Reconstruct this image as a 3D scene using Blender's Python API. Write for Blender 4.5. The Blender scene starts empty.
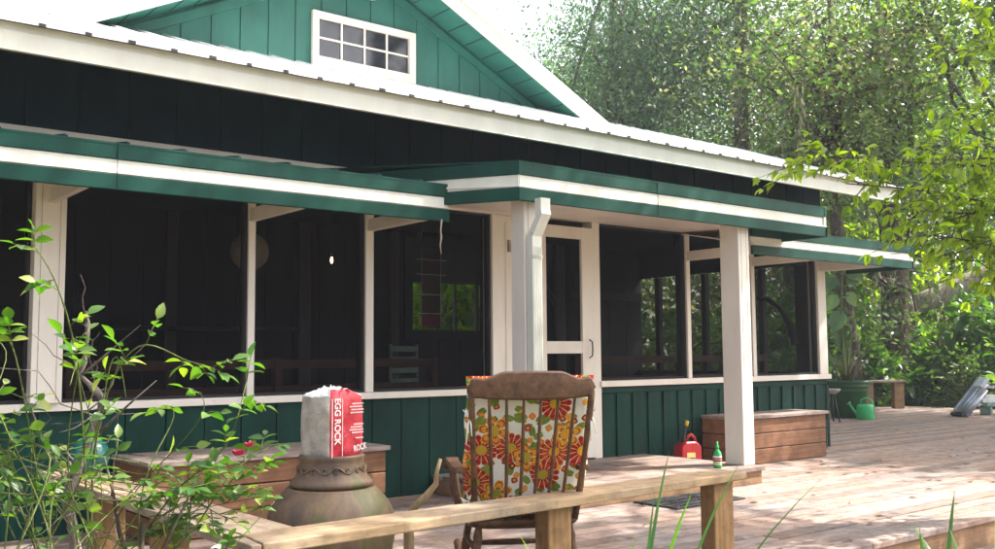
import bpy, bmesh, math, random
import numpy as np
from mathutils import Vector, Matrix, noise
R = math.radians
S = bpy.context.scene
COL = S.collection
# ------------------------------------------------------------ camera
F_PX, W_PX = 975.0, 995.0
YAW, PITCH, ROLL = R(51.5), R(4.73), R(-0.438)
CAM = Vector((0, 0, 1.05))
fw = Vector((math.cos(PITCH)*math.cos(YAW), math.cos(PITCH)*math.sin(YAW), math.sin(PITCH)))
rt = Vector((math.sin(YAW), -math.cos(YAW), 0)); up = rt.cross(fw)
c_, s_ = math.cos(ROLL), math.sin(ROLL)
rt, up = c_*rt+s_*up, -s_*rt+c_*up
cam = bpy.data.cameras.new('camera'); co = bpy.data.objects.new('camera', cam); COL.objects.link(co)
cam.sensor_width = 36; cam.lens = 36*F_PX/W_PX; cam.clip_start = 0.05; cam.clip_end = 500
co.matrix_world = Matrix(((rt.x, up.x, -fw.x, CAM.x), (rt.y, up.y, -fw.y, CAM.y), (rt.z, up.z, -fw.z, CAM.z), (0, 0, 0, 1)))
S.camera = co
# ------------------------------------------------------------ light
SUN = Vector((0.63, -0.26, 0.73)).normalized()       # direction towards the sun
world = bpy.data.worlds.new('World'); S.world = world; world.use_nodes = True
wn = world.node_tree.nodes; wl = world.node_tree.links
bg = wn['Background']; sky = wn.new('ShaderNodeTexSky'); sky.sky_type = 'NISHITA'; sky.sun_disc = False
sky.sun_elevation = math.asin(SUN.z); sky.sun_rotation = math.atan2(SUN.x, SUN.y)
sky.air_density = 1.0; sky.dust_density = 6.0; sky.ozone_density = 0.2; sky.altitude = 10
hs = wn.new('ShaderNodeHueSaturation'); hs.inputs['Saturation'].default_value = 0.6; wl.new(sky.outputs[0], hs.inputs['Color']); wl.new(hs.outputs[0], bg.inputs[0]); bg.inputs[1].default_value = 0.15
sl = bpy.data.lights.new('sun', 'SUN'); sl.energy = 5.0; sl.angle = R(0.55); sl.color = (1, 0.95, 0.87)
so = bpy.data.objects.new('sun', sl); COL.objects.link(so)
so.rotation_euler = SUN.to_track_quat('Z', 'Y').to_euler()
S.view_settings.view_transform = 'Standard'; S.view_settings.look = 'None'
S.view_settings.exposure = 1.6; S.view_settings.gamma = 1; S.view_settings.use_curve_mapping = False
S.cycles.max_bounces = 8; S.cycles.diffuse_bounces = 4; S.cycles.transparent_max_bounces = 16
S.cycles.use_denoising = True

# ------------------------------------------------------------ materials
class NT:
    def __init__(s, name):
        s.m = bpy.data.materials.new(name); s.m.use_nodes = True; s.t = s.m.node_tree; s.n = s.t.nodes; s.l = s.t.links
        s.b = s.n['Principled BSDF']
    def new(s, typ, **k):
        x = s.n.new(typ)
        for a, v in k.items(): setattr(x, a, v)
        return x
    def inp(s, node, key, v):
        if isinstance(v, bpy.types.NodeSocket): s.l.new(v, node.inputs[key])
        else: node.inputs[key].default_value = v
    def math(s, op, a, b=0.0, c=0.0, clamp=False):
        x = s.new('ShaderNodeMath', operation=op); x.use_clamp = clamp
        s.inp(x, 0, a); s.inp(x, 1, b)
        if op in ('MULTIPLY_ADD', 'SMOOTH_MIN', 'COMPARE', 'WRAP'): s.inp(x, 2, c)
        return x.outputs[0]
    def vmath(s, op, a, b=(0, 0, 0), sc=None):
        x = s.new('ShaderNodeVectorMath', operation=op); s.inp(x, 0, a)
        if op not in ('LENGTH', 'NORMALIZE'): s.inp(x, 1, b)
        if sc is not None: s.inp(x, 'Scale', sc)
        return x
    def mix(s, f, a, b, mode='MIX'):
        x = s.new('ShaderNodeMix', data_type='RGBA', blend_type=mode)
        s.inp(x, 0, f); s.inp(x, 6, a if isinstance(a, bpy.types.NodeSocket) else (*a, 1)); s.inp(x, 7, b if isinstance(b, bpy.types.NodeSocket) else (*b, 1))
        return x.outputs[2]
    def ramp(s, f, stops):
        x = s.new('ShaderNodeValToRGB'); s.inp(x, 0, f); e = x.color_ramp.elements
        while len(e) < len(stops): e.new(0.5)
        for i, (p, c) in enumerate(stops):
            e[i].position = p; e[i].color = (*c, 1) if hasattr(c, '__len__') else (c, c, c, 1)
        return x.outputs[0]
    def coord(s, kind='Object'): return s.new('ShaderNodeTexCoord').outputs[kind]
    def scaled(s, v, sc):
        x = s.new('ShaderNodeMapping'); s.inp(x, 0, v); x.inputs[3].default_value = sc; return x.outputs[0]
    def noise(s, v, scale, detail=3, rough=0.55, dist=0):
        x = s.new('ShaderNodeTexNoise'); s.inp(x, 'Vector', v); x.inputs['Scale'].default_value = scale
        x.inputs['Detail'].default_value = detail; x.inputs['Roughness'].default_value = rough; x.inputs['Distortion'].default_value = dist
        return x.outputs[0]
    def island(s): return s.new('ShaderNodeNewGeometry').outputs['Random Per Island']
    def bump(s, h, strength=0.3, dist=0.01):
        x = s.new('ShaderNodeBump'); s.inp(x, 'Height', h); x.inputs['Strength'].default_value = strength; x.inputs['Distance'].default_value = dist
        s.l.new(x.outputs[0], s.b.inputs['Normal'])
    def col(s, c): s.inp(s.b, 'Base Color', c if isinstance(c, bpy.types.NodeSocket) else (*c, 1))
    def rough(s, r): s.inp(s.b, 'Roughness', r)

def wood(name, c1, c2, grain=(1.5, 22, 22), var=0.35, rough=0.75, grey=None, spec=0.3, grime=0.35):
    m = NT(name); v = m.coord()
    isl = m.island()
    off = m.vmath('ADD', v, m.vmath('SCALE', (7.3, 3.1, 5.7), sc=isl).outputs[0]).outputs[0]
    g = m.noise(m.scaled(off, grain), 2.0, 6, 0.62, 0.6)
    c = m.mix(m.ramp(g, [(0.3, 0), (0.72, 1)]), c1, c2)
    big = m.noise(v, 1.7, 4, 0.6)
    if grey: c = m.mix(m.ramp(big, [(0.38, 0), (0.66, 1)]), c, m.mix(m.ramp(g, [(0.3, 0), (0.7, 1)]), tuple(x*0.7 for x in grey), grey))
    f = m.math('MULTIPLY_ADD', isl, var*2, 1-var)
    c = m.mix(1.0, c, m.ramp(f, [(0, 0.0), (1, 1.0)]), 'MULTIPLY') if False else m.vmath('SCALE', c, sc=f).outputs[0]
    st = m.ramp(m.noise(v, 9, 5, 0.7), [(0.35, 1-grime), (0.55, 1)])
    c = m.mix(1.0, c, st, 'MULTIPLY')
    vo = m.new('ShaderNodeTexVoronoi'); m.inp(vo, 'Vector', m.scaled(off, (0.6, 1.6, 1.6) if grain[0] < grain[1] else (1.6, 0.6, 1.6))); vo.inputs['Scale'].default_value = 4.0
    kn = m.ramp(vo.outputs['Distance'], [(0.03, 0.45), (0.09, 1)])
    c = m.mix(1.0, c, kn, 'MULTIPLY')
    m.col(c); m.rough(rough); m.b.inputs['Specular IOR Level'].default_value = spec
    m.bump(g, 0.35, 0.006)
    return m.m

def paint(name, c, rough=0.55, wear=None, streak=0.12, spec=0.4, grain=0.25):
    m = NT(name); v = m.coord()
    n1 = m.noise(m.scaled(v, (1, 1, 0.35)), 5, 5, 0.65)
    k = m.ramp(n1, [(0.3, 1-streak*2), (0.7, 1)])
    cc = m.mix(1.0, c, k, 'MULTIPLY')
    cc = m.mix(1.0, cc, m.ramp(m.noise(v, 1.1, 4, 0.6), [(0.3, (0.80, 0.84, 0.86)), (0.7, (1.18, 1.12, 1.06))] if streak > 0.13 else [(0.3, 0.93), (0.7, 1.0)]), 'MULTIPLY')
    n2 = m.noise(m.scaled(v, (30, 30, 3)), 2, 4, 0.6)
    if wear:
        w = m.ramp(m.noise(v, 14, 6, 0.75), [(0.66, 0), (0.70, 1)])
        cc = m.mix(w, cc, wear)
    m.col(cc); m.rough(rough); m.b.inputs['Specular IOR Level'].default_value = spec
    m.bump(n2, grain, 0.003)
    return m.m

def leafmat(name, c1, c2, c3=None, trans=0.35, rough=0.42, spec=0.4, tc=(0.35, 0.5, 0.05), patch=0.5):
    m = NT(name); isl = m.island()
    st = [(0, c1), (0.7, c2)] + ([(1.0, c3)] if c3 else [])
    c = m.ramp(isl, st)
    big = m.noise(m.coord(), patch, 3, 0.5)
    c = m.mix(1.0, c, m.ramp(big, [(0.35, (0.75, 0.85, 0.9)), (0.65, (1.15, 1.1, 0.85))]), 'MULTIPLY')
    m.col(c); m.rough(rough); m.b.inputs['Specular IOR Level'].default_value = spec
    tr = m.new('ShaderNodeBsdfTranslucent'); m.inp(tr, 0, m.mix(1.0, c, tuple(x*4 for x in tc), 'MULTIPLY'))
    mx = m.new('ShaderNodeMixShader'); mx.inputs[0].default_value = trans
    m.l.new(m.b.outputs[0], mx.inputs[1]); m.l.new(tr.outputs[0], mx.inputs[2])
    m.l.new(mx.outputs[0], m.n['Material Output'].inputs[0])
    return m.m

def simple(name, c, rough=0.5, metal=0, spec=0.5, nz=0.15, scale=12, emit=None, coat=0, crease=0):
    m = NT(name); n = m.noise(m.coord(), scale, 4, 0.6)
    m.col(m.mix(1.0, c, m.ramp(n, [(0.3, 1-nz*2), (0.7, 1)]), 'MULTIPLY')); m.rough(rough)
    m.b.inputs['Metallic'].default_value = metal; m.b.inputs['Specular IOR Level'].default_value = spec
    m.b.inputs['Coat Weight'].default_value = coat
    if crease: m.bump(m.noise(m.coord(), crease, 6, 0.7, 1.5), 0.7, 0.012)
    if emit: m.b.inputs['Emission Color'].default_value = (*emit[0], 1); m.b.inputs['Emission Strength'].default_value = emit[1]
    return m.m

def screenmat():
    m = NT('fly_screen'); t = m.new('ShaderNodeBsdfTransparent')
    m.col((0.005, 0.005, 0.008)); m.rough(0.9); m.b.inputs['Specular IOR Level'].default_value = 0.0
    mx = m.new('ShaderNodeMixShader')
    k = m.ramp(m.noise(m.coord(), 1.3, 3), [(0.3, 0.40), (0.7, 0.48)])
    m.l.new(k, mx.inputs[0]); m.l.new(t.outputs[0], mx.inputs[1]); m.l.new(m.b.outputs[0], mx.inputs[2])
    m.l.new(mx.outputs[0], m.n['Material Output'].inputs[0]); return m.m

def barkmat(name, c1, c2, lichen=None):
    m = NT(name); v = m.coord()
    n = m.noise(m.scaled(v, (9, 9, 1.6)), 2.2, 6, 0.7, 0.8)
    c = m.mix(m.ramp(n, [(0.35, 0), (0.62, 1)]), c1, c2)
    if lichen: c = m.mix(m.ramp(m.noise(v, 2.5, 4, 0.7), [(0.52, 0), (0.6, 1)]), c, lichen)
    m.col(c); m.rough(0.9); m.b.inputs['Specular IOR Level'].default_value = 0.1; m.bump(n, 0.8, 0.04)
    return m.m

def claymat():
    m = NT('mossy_clay'); v = m.coord()
    n = m.noise(m.scaled(v, (1.6, 1.6, 0.55)), 3.2, 6, 0.62, 0.5)
    c = m.ramp(n, [(0.30, (0.035, 0.027, 0.026)), (0.41, (0.13, 0.08, 0.05)), (0.52, (0.20, 0.125, 0.065)), (0.58, (0.11, 0.105, 0.035)), (0.64, (0.15, 0.13, 0.05)), (0.75, (0.26, 0.18, 0.10))])
    c = m.mix(m.ramp(m.noise(v, 24, 5, 0.7), [(0.4, 0.0), (0.7, 0.5)]), c, (0.09, 0.075, 0.065))
    m.col(c); m.rough(0.5); m.b.inputs['Specular IOR Level'].default_value = 0.4; m.bump(m.noise(v, 30, 5), 0.3, 0.006); return m.m

def floralmat():
    m = NT('floral_cotton'); v = m.coord('UV')
    base = (0.78, 0.75, 0.66)
    cur = m.mix(m.ramp(m.noise(v, 60, 3), [(0.3, 0), (0.7, 1)]), base, tuple(x*0.93 for x in base))
    def layer(cur, scale, off, petals, r0, amp, cols, prob, rings=True, centre=None, ell=1.0, rnd=0.75):
        p = m.vmath('ADD', m.scaled(v, (scale, scale, 1)), off).outputs[0]
        vo = m.new('ShaderNodeTexVoronoi', voronoi_dimensions='2D'); m.inp(vo, 'Vector', p); vo.inputs['Scale'].default_value = 1; vo.inputs['Randomness'].default_value = rnd
        d = m.vmath('SUBTRACT', p, vo.outputs['Position']).outputs[0]
        sp = m.new('ShaderNodeSeparateXYZ'); m.inp(sp, 0, d)
        sc = m.new('ShaderNodeSeparateColor'); m.inp(sc, 0, vo.outputs['Color'])
        rnd1, rnd2, rnd3 = sc.outputs[0], sc.outputs[1], sc.outputs[2]
        x, y = sp.outputs[0], sp.outputs[1]
        ang = m.math('ADD', m.math('ARCTAN2', y, x), m.math('MULTIPLY', rnd2, 6.28))
        if ell != 1.0:
            cs, sn = m.math('COSINE', m.math('MULTIPLY', rnd2, 6.28)), m.math('SINE', m.math('MULTIPLY', rnd2, 6.28))
            xr = m.math('SUBTRACT', m.math('MULTIPLY', x, cs), m.math('MULTIPLY', y, sn))
            yr = m.math('MULTIPLY', m.math('ADD', m.math('MULTIPLY', x, sn), m.math('MULTIPLY', y, cs)), ell)
            dist = m.math('SQRT', m.math('ADD', m.math('MULTIPLY', xr, xr), m.math('MULTIPLY', yr, yr)))
            ang = m.math('ARCTAN2', yr, xr)
        else: dist = m.math('SQRT', m.math('ADD', m.math('MULTIPLY', x, x), m.math('MULTIPLY', y, y)))
        lob = m.math('ABSOLUTE', m.math('SINE', m.math('MULTIPLY', ang, petals/2)))
        rr = m.math('MULTIPLY_ADD', lob, amp, r0-amp)
        q = m.math('DIVIDE', dist, rr)
        mask = m.math('MULTIPLY', m.math('LESS_THAN', q, 1.0), m.math('LESS_THAN', rnd1, prob))
        cA = m.ramp(rnd3, cols); m_interp = m.n[-1] if False else None
        col = cA
        if rings:
            k = m.math('LESS_THAN', m.math('FRACT', m.math('MULTIPLY', q, 2.6)), 0.25)
            col = m.mix(m.math('MULTIPLY', k, 0.9), col, (0.22, 0.012, 0.02))
            vein = m.math('LESS_THAN', lob, 0.22)
            col = m.mix(m.math('MULTIPLY', vein, m.math('GREATER_THAN', q, 0.42)), col, (0.8, 0.6, 0.3))
            col = m.mix(m.math('LESS_THAN', q, 0.34), col, m.ramp(rnd2, [(0, (0.8, 0.36, 0.02)), (0.5, (0.25, 0.33, 0.04)), (1, (0.8, 0.4, 0.02))]))
        if centre: col = m.mix(m.math('LESS_THAN', q, 0.45), col, centre)
        if ell != 1.0: col = m.mix(m.math('LESS_THAN', m.math('ABSOLUTE', m.math('SINE', m.math('MULTIPLY', ang, 1.0))), 0.12), col, (0.35, 0.42, 0.1))
        return m.mix(mask, cur, col)
    red, orange, gold, green, wine = (0.52, 0.035, 0.02), (0.72, 0.17, 0.02), (0.80, 0.42, 0.04), (0.11, 0.19, 0.02), (0.13, 0.008, 0.025)
    cur = layer(cur, 13, (3.1, 7.7, 0), 2, 0.42, 0.16, [(0, green), (0.5, (0.2, 0.28, 0.04)), (1, (0.07, 0.13, 0.02))], 0.95, False, None, 2.1, 1.0)
    cur = layer(cur, 17, (9.4, 1.2, 0), 4, 0.28, 0.05, [(0, red), (0.35, wine), (0.7, gold), (1, orange)], 0.75, False, (0.7, 0.3, 0.05), 1.0, 1.0)
    cur = layer(cur, 9, (5.4, 4.2, 0), 2, 0.42, 0.18, [(0, (0.1, 0.17, 0.02)), (0.6, (0.24, 0.3, 0.05)), (1, green)], 0.8, False, None, 2.0, 1.0)
    cur = layer(cur, 6.2, (0.35, 0.65, 0), 14, 0.46, 0.07, [(0, red), (0.6, (0.4, 0.02, 0.02)), (1, orange)], 0.62, True, None, 1.0, 0.55)
    cur = layer(cur, 6.2, (0.85, 0.12, 0), 6, 0.46, 0.22, [(0, orange), (0.5, gold), (1, (0.6, 0.08, 0.02))], 0.5, True, None, 1.0, 0.55)
    m.col(cur); m.rough(0.9); m.b.inputs['Specular IOR Level'].default_value = 0.1
    m.bump(m.noise(v, 25, 3), 0.2, 0.01)
    return m.m

M = dict(
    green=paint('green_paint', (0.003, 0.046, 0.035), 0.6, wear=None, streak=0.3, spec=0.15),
    shaded_dark_green=paint('shaded_dark_green_paint', (0.003, 0.024, 0.037), 0.7, streak=0.25, spec=0.08),  # darker stain, deepened further with the shade under the eave
    lit_gable_green=paint('lit_gable_paint', (0.022, 0.15, 0.12), 0.55, streak=0.15),  # same green paint, lightened to include light bounced off the roof
    trim_green=paint('trim_green_paint', (0.004, 0.058, 0.042), 0.5, streak=0.16, spec=0.15),
    white=paint('white_paint', (0.82, 0.755, 0.68), 0.5, streak=0.06, wear=(0.6, 0.52, 0.44)),
    white_wood=paint('fascia_white', (0.76, 0.76, 0.68), 0.5, streak=0.08),
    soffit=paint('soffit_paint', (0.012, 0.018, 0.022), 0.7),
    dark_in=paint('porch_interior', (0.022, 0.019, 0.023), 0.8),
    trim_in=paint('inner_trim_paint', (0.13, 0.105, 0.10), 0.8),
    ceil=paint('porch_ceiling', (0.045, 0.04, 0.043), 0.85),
    metal_roof=simple('galvanised_roof', (0.78, 0.78, 0.78), 0.5, 0.25, nz=0.12, scale=3),
    deck=wood('deck_boards', (0.235, 0.155, 0.12), (0.35, 0.24, 0.19), (1.2, 20, 20), 0.28, 0.8, grey=(0.28, 0.235, 0.22), grime=0.42),
    deck_edge=wood('deck_edge', (0.22, 0.12, 0.06), (0.33, 0.2, 0.11), (1.2, 20, 20), 0.2, 0.75),
    box=wood('stained_cedar', (0.18, 0.078, 0.038), (0.28, 0.135, 0.07), (1.5, 22, 22), 0.18, 0.65, grime=0.3),
    box_lid=wood('box_lid', (0.25, 0.19, 0.16), (0.36, 0.29, 0.26), (1.5, 22, 22), 0.1, 0.8),
    bench=wood('weathered_pine', (0.34, 0.22, 0.12), (0.52, 0.37, 0.22), (1.5, 24, 24), 0.15, 0.8, grey=(0.4, 0.31, 0.22), grime=0.4),
    bench_arm=wood('weathered_pine_cross', (0.34, 0.22, 0.13), (0.50, 0.37, 0.24), (24, 1.5, 24), 0.15, 0.8, grey=(0.4, 0.32, 0.25), grime=0.4),
    post=wood('treated_post', (0.24, 0.125, 0.05), (0.40, 0.24, 0.11), (20, 20, 1.3), 0.15, 0.75, grime=0.35),
    chair=wood('worn_walnut', (0.075, 0.034, 0.016), (0.19, 0.095, 0.048), (14, 14, 14), 0.1, 0.5, spec=0.3, grime=0.4),
    inbench=wood('porch_bench_wood', (0.06, 0.022, 0.014), (0.11, 0.04, 0.025), (1.5, 22, 22), 0.15, 0.5),
    driftwood=wood('driftwood', (0.36, 0.24, 0.12), (0.55, 0.42, 0.24), (20, 20, 2), 0.1, 0.7),
    screen=screenmat(), clay=claymat(), floral=floralmat(),
    bark=barkmat('bark', (0.035, 0.025, 0.018), (0.13, 0.10, 0.075), (0.16, 0.17, 0.12)),
    pale_bark=barkmat('pale_bark', (0.16, 0.13, 0.10), (0.42, 0.37, 0.31)),
    cane=barkmat('cane', (0.07, 0.09, 0.03), (0.17, 0.2, 0.07)),
    dead=barkmat('dead_twig', (0.06, 0.05, 0.045), (0.24, 0.2, 0.18)),
    leaf_a=leafmat('leaf_cool', (0.05, 0.10, 0.055), (0.09, 0.16, 0.09), (0.2, 0.27, 0.17), 0.4, 0.34, 0.7, tc=(0.3, 0.42, 0.16)),
    leaf_b=leafmat('leaf_mid', (0.06, 0.11, 0.035), (0.11, 0.17, 0.055), (0.26, 0.3, 0.12), 0.45, 0.36, 0.65, tc=(0.38, 0.48, 0.12)),
    leaf_c=leafmat('leaf_dry', (0.10, 0.12, 0.055), (0.18, 0.19, 0.10), (0.42, 0.39, 0.29), 0.45, 0.4, 0.5, tc=(0.38, 0.42, 0.2)),
    leaf_bright=leafmat('leaf_bright', (0.17, 0.22, 0.025), (0.32, 0.37, 0.035), (0.5, 0.52, 0.1), 0.6, 0.4, 0.45, tc=(0.40, 0.5, 0.06)),
    leaf_rose=leafmat('leaf_rose', (0.045, 0.115, 0.025), (0.10, 0.18, 0.045), (0.3, 0.32, 0.1), 0.4, 0.35, 0.55, patch=4),
    leaf_shrub=leafmat('leaf_shrub', (0.05, 0.10, 0.04), (0.095, 0.165, 0.065), (0.25, 0.32, 0.16), 0.42, 0.3, 0.7, patch=1.5),
    strap=leafmat('leaf_strap', (0.06, 0.15, 0.03), (0.12, 0.24, 0.05), (0.24, 0.32, 0.12), 0.35, 0.35, 0.55, patch=4),
    moss=leafmat('moss_beard', (0.16, 0.16, 0.13), (0.28, 0.27, 0.22), (0.42, 0.4, 0.34), 0.35, 0.9, 0.1, tc=(0.3, 0.3, 0.25)),
    red_plastic=simple('red_plastic', (0.45, 0.012, 0.02), 0.35), black=simple('black_plastic', (0.012, 0.012, 0.014), 0.45),
    yellow=simple('yellow_plastic', (0.7, 0.5, 0.03), 0.4), green_pot=simple('green_glaze', (0.012, 0.075, 0.018), 0.32, nz=0.2, scale=4),
    green_can=simple('green_can_plastic', (0.05, 0.5, 0.16), 0.35), green_bottle=simple('green_bottle', (0.03, 0.42, 0.1), 0.25),
    alum=simple('aluminium', (0.62, 0.64, 0.70), 0.35, 0.8), label=simple('paper_label', (0.75, 0.6, 0.2), 0.6),
    white_pl=simple('white_plastic', (0.75, 0.78, 0.8), 0.35), text_white=simple('white_ink', (0.8, 0.72, 0.72), 0.5, nz=0.05),
    text_dark=simple('black_ink', (0.02, 0.02, 0.02), 0.5), bag_red=simple('bag_red', (0.6, 0.03, 0.05), 0.34, nz=0.12, scale=20, crease=16),
    bag_grey=simple('bag_clear_grey', (0.58, 0.51, 0.43), 0.4, nz=0.22, scale=16, crease=13), bag_white=simple('bag_white', (0.78, 0.78, 0.76), 0.35, nz=0.1, crease=25),
    teal=simple('teal_glass', (0.012, 0.13, 0.115), 0.15, spec=0.5), lantern=simple('paper_lantern', (0.62, 0.5, 0.38), 0.9, nz=0.05),
    bulb=simple('lit_bulb', (1, 0.7, 0.35), 0.4, emit=((1, 0.6, 0.25), 12)), glass=simple('window_glass', (0.02, 0.024, 0.035), 0.06, spec=0.9, nz=0.2, scale=3),
    mat=simple('rubber_mat', (0.02, 0.022, 0.025), 0.6, nz=0.3, scale=30), pink=simple('rose_petal', (0.62, 0.02, 0.10), 0.6), soil=simple('potting_soil', (0.05, 0.03, 0.02), 0.95),
    rope=simple('rope', (0.5, 0.42, 0.3), 0.9), ltgreen=simple('pale_green_paint', (0.25, 0.4, 0.33), 0.5), handle=simple('black_iron', (0.015, 0.015, 0.015), 0.4, 0.6),
    rust=simple('rusty_bracket', (0.5, 0.46, 0.4), 0.6, nz=0.3), panel_red=simple('dark_red_cloth', (0.22, 0.02, 0.03), 0.8), panel_br=simple('brown_cloth', (0.09, 0.04, 0.025), 0.8),
)
gm = NT('forest_floor'); gv = gm.coord()
gm.col(gm.mix(gm.ramp(gm.noise(gv, 3, 8, 0.7), [(0.35, 0), (0.65, 1)]), (0.045, 0.04, 0.02), (0.15, 0.115, 0.06))); gm.rough(0.95); gm.bump(gm.noise(gv, 12, 6), 0.8, 0.05)
M['ground'] = gm.m

# ------------------------------------------------------------ mesh builder
class MB:
    def __init__(s): s.v = []; s.f = []; s.mi = []; s.sm = []
    def add(s, vs, fs, mi=0, sm=False):
        o = len(s.v); s.v += [tuple(v) for v in vs]
        for f in fs: s.f.append(tuple(i+o for i in f)); s.mi.append(mi); s.sm.append(sm)
    def box(s, x0, x1, y0, y1, z0, z1, mi=0, mat=None):
        vs = [Vector((x, y, z)) for x in (x0, x1) for y in (y0, y1) for z in (z0, z1)]
        if mat is not None: vs = [mat @ v for v in vs]
        s.add(vs, [(0, 1, 3, 2), (4, 6, 7, 5), (0, 4, 5, 1), (2, 3, 7, 6), (0, 2, 6, 4), (1, 5, 7, 3)], mi)
    def prism(s, poly, y0, y1, axis='Y', mi=0):
        n = len(poly)
        def P(a, b, t): return (a, t, b) if axis == 'Y' else ((t, a, b) if axis == 'X' else (a, b, t))
        s.add([P(a, b, y0) for a, b in poly]+[P(a, b, y1) for a, b in poly],
              [tuple(range(n)), tuple(range(2*n-1, n-1, -1))]+[(i, i+n, (i+1) % n+n, (i+1) % n) for i in range(n)], mi)
    def tube(s, pts, rad, n=8, mi=0, caps=True, flat=1.0):
        pts = [Vector(p) for p in pts]; rr = rad if hasattr(rad, '__len__') else [rad]*len(pts)
        a = None; rings = []
        for i, p in enumerate(pts):
            t = (pts[min(i+1, len(pts)-1)]-pts[max(i-1, 0)])
            t = t.normalized() if t.length > 1e-9 else Vector((0, 0, 1))
            if a is None: a = t.orthogonal().normalized()
            a = (a-t*a.dot(t)); a = a.normalized() if a.length > 1e-6 else t.orthogonal().normalized()
            b = t.cross(a)
            rings.append([p+(a*math.cos(2*math.pi*k/n)+b*flat*math.sin(2*math.pi*k/n))*rr[i] for k in range(n)])
        vs = [v for r in rings for v in r]; fs = []
        for i in range(len(pts)-1):
            for k in range(n): fs.append((i*n+k, i*n+(k+1) % n, (i+1)*n+(k+1) % n, (i+1)*n+k))
        if caps: fs += [tuple(range(n-1, -1, -1)), tuple((len(pts)-1)*n+k for k in range(n))]
        s.add(vs, fs, mi, True)
    def lathe(s, prof, n=32, c=(0, 0), mi=0, wob=0):
        vs = []; fs = []
        for i, (r, z) in enumerate(prof):
            for k in range(n):
                a = 2*math.pi*k/n; q = r*(1+wob*noise.noise(Vector((math.cos(a)*2, math.sin(a)*2, z*6))))
                vs.append((c[0]+q*math.cos(a), c[1]+q*math.sin(a), z))
        for i in range(len(prof)-1):
            for k in range(n): fs.append((i*n+k, i*n+(k+1) % n, (i+1)*n+(k+1) % n, (i+1)*n+k))
        s.add(vs, fs, mi, True)
    def build(s, name, mats, parent=None, bevel=0, seg=2):
        me = bpy.data.meshes.new(name); me.from_pydata(s.v, [], s.f)
        for m in (mats if isinstance(mats, (list, tuple)) else [mats]): me.materials.append(m)
        me.polygons.foreach_set('material_index', s.mi); me.polygons.foreach_set('use_smooth', s.sm); me.update()
        bm = bmesh.new(); bm.from_mesh(me); bmesh.ops.recalc_face_normals(bm, faces=bm.faces); bm.to_mesh(me); bm.free()
        o = bpy.data.objects.new(name, me); COL.objects.link(o)
        if parent: o.parent = parent
        if bevel:
            b = o.modifiers.new('bevel', 'BEVEL'); b.width = bevel; b.segments = seg; b.limit_method = 'ANGLE'; b.angle_limit = R(40); b.use_clamp_overlap = True
        return o
def tag(o, label=None, cat=None, group=None, kind=None):
    for k, v in (('label', label), ('category', cat), ('group', group), ('kind', kind)):
        if v: o[k] = v
    return o
def empty(name, label, cat, loc=(0, 0, 0), rz=0, group=None):
    o = bpy.data.objects.new(name, None); COL.objects.link(o); o.location = loc; o.rotation_euler = (0, 0, rz); o.empty_display_size = 0.1
    return tag(o, label, cat, group)
def B(name, mat, parent, *boxes, bevel=0.003):
    m = MB()
    for b in boxes: m.box(*b)
    return m.build(name, mat, parent, bevel)
def copy_tree(o, parent=None):
    c = o.copy(); COL.objects.link(c); c.parent = parent
    for ch in [x for x in bpy.data.objects if x.parent == o]: copy_tree(ch, c)
    return c

rng = np.random.default_rng(7)
random.seed(11)
# ------------------------------------------------------------ ground and deck
g = MB(); N = 60
vs = []; fs = []
xs = [-260+520*i/N for i in range(N+1)]
for j in range(N+1):
    for i in range(N+1):
        X, Y = xs[i], xs[j]; vs.append((X, Y, -0.46+0.10*noise.noise(Vector((X*0.11, Y*0.11, 0)))))
for j in range(N):
    for i in range(N): a = j*(N+1)+i; fs.append((a, a+1, a+N+2, a+N+1))
g.add(vs, fs, 0, True); tag(g.build('ground', M['ground']), kind='structure')

DX0, DX1, DY0, DY1 = 1.22, 18.2, 3.0, 10.2
d = MB(); y = DY0; bw = 0.14
while y < DY1:
    x = DX0 - random.uniform(0, 0.01)
    while x < DX1:
        L = random.uniform(2.4, 4.9); x2 = min(x+L, DX1)
        if not (y > 6.28 and x > -1 and x2 < 9.6):
            dz = random.uniform(-0.0015, 0.0015)
            d.box(x, x2-0.004, y, y+bw-0.015, -0.034, dz)
        x = x2
    y += bw
d.build('deck', M['deck'], None, 0.004); tag(bpy.data.objects['deck'], kind='structure')
e = MB(); e.box(DX0, DX1, DY0+0.015, DY0+0.053, -0.30, -0.036); e.box(DX0+0.02, DX0+0.06, DY0+0.06, DY1, -0.3, -0.036)
tag(e.build('deck_skirt', M['deck_edge'], None, 0.004), kind='structure')
e = MB(); y = DY0-0.32*4
for k in range(8):
    e.box(4.9, DX1, DY0-0.008-0.14*(k+1), DY0-0.02-0.14*k, -0.20, -0.165+random.uniform(-.001, .001))
tag(e.build('deck_step', M['deck'], None, 0.004), kind='structure')
B('deck_underside', M['soil'], None, (DX0+0.1, DX1-0.1, DY0+0.1, DY1-0.1, -0.44, -0.06)); tag(bpy.data.objects['deck_underside'], kind='structure')

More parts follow.
